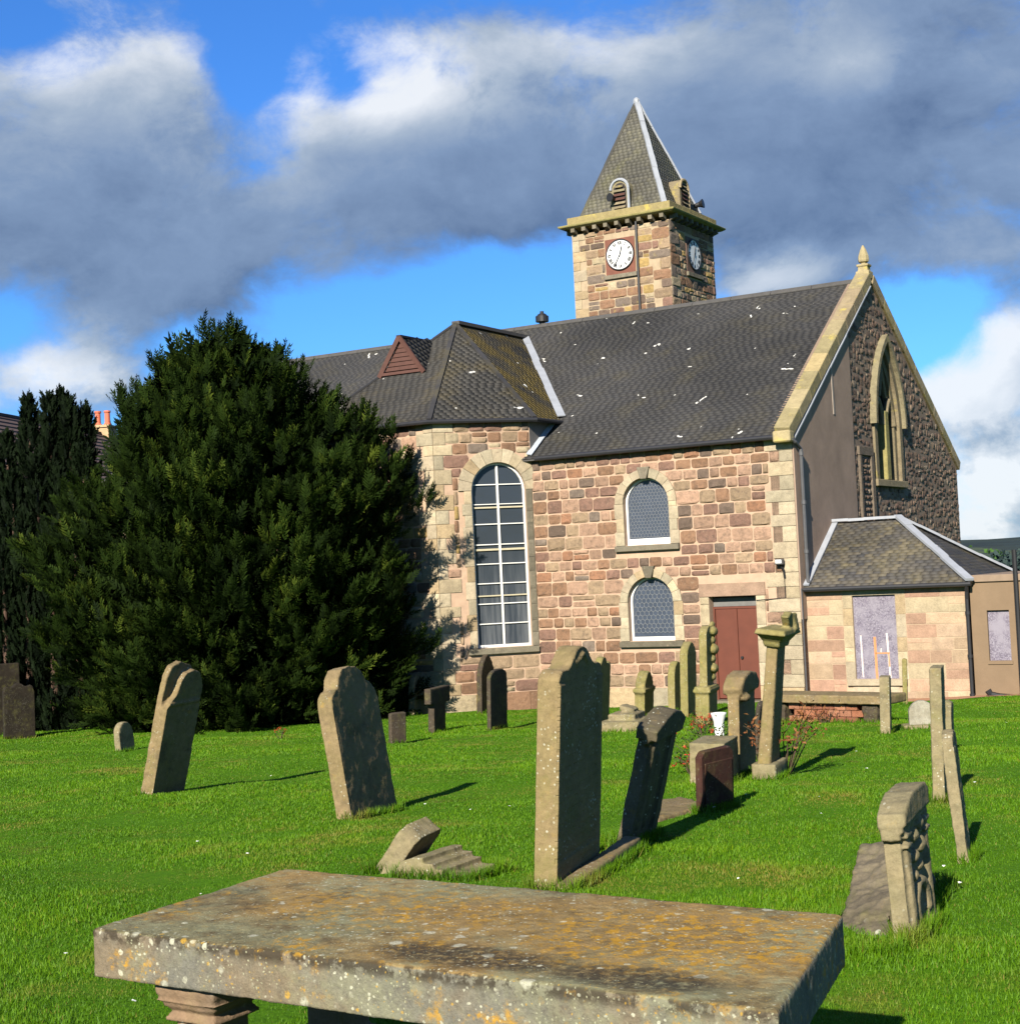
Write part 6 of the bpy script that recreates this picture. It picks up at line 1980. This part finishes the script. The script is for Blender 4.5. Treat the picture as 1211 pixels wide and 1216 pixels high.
# longer uncut grass round the feet of the stones
bpy.context.view_layer.update()
tx_, ty_ = [], []
for (o, x0, y0, yw) in BASES:
    obs = [o] if o.type == 'MESH' else [c for c in o.children if c.type == 'MESH']
    pts = []
    for q in obs:
        mw = o.matrix_basis @ (q.matrix_basis if q is not o else Matrix())
        pts += [mw @ v.co for v in q.data.vertices]
    g0 = gh(x0, y0)
    c_, s_ = math.cos(R(yw)), math.sin(R(yw))
    loc = [((p.x - x0) * c_ - (p.y - y0) * s_, (p.x - x0) * s_ + (p.y - y0) * c_) for p in pts if p.z < g0 + .16]
    if not loc:
        continue
    ax0, ax1 = min(p[0] for p in loc), max(p[0] for p in loc)
    ay0, ay1 = min(p[1] for p in loc), max(p[1] for p in loc)
    per = 2 * (ax1 - ax0 + ay1 - ay0)
    n_ = int(per * (900 if y0 < 14 else 420 if y0 < 22 else 200))
    for _ in range(n_):
        u_ = random.random() * per
        w_, h_ = ax1 - ax0, ay1 - ay0
        j = abs(random.gauss(0, .028)) - .012
        if u_ < w_: q = (ax0 + u_, ay0 - j)
        elif u_ < 2 * w_: q = (ax0 + u_ - w_, ay1 + j)
        elif u_ < 2 * w_ + h_: q = (ax0 - j, ay0 + u_ - 2 * w_)
        else: q = (ax1 + j, ay0 + u_ - 2 * w_ - h_)
        tx_.append(x0 + q[0] * c_ + q[1] * s_); ty_.append(y0 - q[0] * s_ + q[1] * c_)
NTUFT = len(tx_)
Xb, Yb = np.concatenate([Xb, tx_]), np.concatenate([Yb, ty_])
isT = np.zeros(len(Xb), bool); isT[NB:] = True
lx, ly = inv_church(Xb, Yb)
ok = ~((lx > -24) & (lx < 9) & (ly > -.10)) & ~((lx > -15.2) & (lx < -7.3) & (ly > -2.0)) & ~((lx > .2) & (lx < 9) & (ly > -.30))
ok &= ((Xb - yx) ** 2 + (Yb - yy_) ** 2) > 3.7 ** 2
def in_poly(px_, py_, poly):
    ins = np.ones(len(px_), bool)
    for i in range(len(poly)):
        (xa, ya), (xb, yb) = poly[i], poly[(i + 1) % len(poly)]
        ins &= ((xb - xa) * (py_ - ya) - (yb - ya) * (px_ - xa)) > 0
    return ins
ok &= ~in_poly(Xb, Yb, [(1.16, 13.55), (1.74, 14.35), (1.56, 15.35), (1.18, 14.9)])
ok |= isT
Xb, Yb, isT = Xb[ok], Yb[ok], isT[ok]
NB = len(Xb)
Zb = ground_h(Xb, Yb)
dist = Yb
lush = fbm2(Xb, Yb, 1.1) + .6 * fbm2(Xb, Yb, 3.7, 2.0)
dry = np.clip((fbm2(Xb, Yb * 1.6, .85, 5.0) + .45 * fbm2(Xb, Yb, 4.9, 1.0) - .24) * 1.6, 0, 1)
hgt = (.021 + .011 * np.clip(lush, -1, 1.5)) * RNG.uniform(.55, 1.35, NB) * (1 + .012 * dist) * (1 - .4 * dry)
hgt = np.where(isT, RNG.uniform(.035, .115, NB), hgt)
wid = (.0022 + .00050 * dist) * RNG.uniform(.7, 1.3, NB)
ang = RNG.uniform(0, 2 * np.pi, NB)
ln = RNG.uniform(.1, .85, NB) * hgt
la = ang + np.pi / 2 + RNG.normal(0, .6, NB)
P = np.stack([Xb, Yb, Zb - .004], -1)
sd = np.stack([np.cos(ang), np.sin(ang), np.zeros(NB)], -1) * (wid / 2)[:, None]
tip = P + np.stack([np.cos(la) * ln, np.sin(la) * ln, hgt], -1)
V = np.stack([P - sd, P + sd, tip], 1).reshape(-1, 3)
F = np.arange(NB * 3).reshape(-1, 3)
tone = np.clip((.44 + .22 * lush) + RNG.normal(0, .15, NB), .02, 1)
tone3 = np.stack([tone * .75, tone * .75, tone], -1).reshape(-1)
def grass_mat():
    m, t, b = mat_new('grass_blade')
    at = t('ShaderNodeAttribute', attribute_name='tone')
    dr_ = t('ShaderNodeAttribute', attribute_name='dry')
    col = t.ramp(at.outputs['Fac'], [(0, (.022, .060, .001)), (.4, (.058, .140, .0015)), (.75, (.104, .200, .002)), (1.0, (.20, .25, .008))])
    col = t.mix(dr_.outputs['Fac'], col, (.165, .125, .025))
    t.set(b.inputs['Base Color'], col)
    b.inputs['Roughness'].default_value = .6
    b.inputs['Specular IOR Level'].default_value = .2
    tr = t('ShaderNodeBsdfTranslucent', {'Color': col})
    ms = t('ShaderNodeMixShader', {0: .3, 1: b.outputs[0], 2: tr.outputs[0]})
    out = [n for n in t.n if n.type == 'OUTPUT_MATERIAL'][0]
    t.set(out.inputs[0], ms.outputs[0])
    return m
dryb = np.clip(dry * RNG.uniform(.3, 1.0, NB) + (RNG.uniform(0, 1, NB) < .03) * .7, 0, 1)
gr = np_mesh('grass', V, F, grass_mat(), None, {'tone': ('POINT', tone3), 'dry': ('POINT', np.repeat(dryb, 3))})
tag(gr, kind='stuff')
# daisies
mb = MB()
rr = random.Random(31)
for i in range(28):
    y = math.exp(rr.uniform(math.log(7), math.log(30))); x = rr.uniform(-1, 1) * .33 * y
    r_ = rr.uniform(.010, .017)
    z = gh(x, y) + rr.uniform(.03, .05)
    mb.add([(x, y, z + .004)] + [(x + r_ * math.cos(k * math.pi / 4), y + r_ * math.sin(k * math.pi / 4), z + rr.uniform(-.004, .006)) for k in range(8)], [(0, 1 + k, 1 + (k + 1) % 8) for k in range(8)])
ds = mb.build('daisies', plain('daisy_white', (.5, .5, .47), .7, var=.05), fixn=False)
tag(ds, kind='stuff')
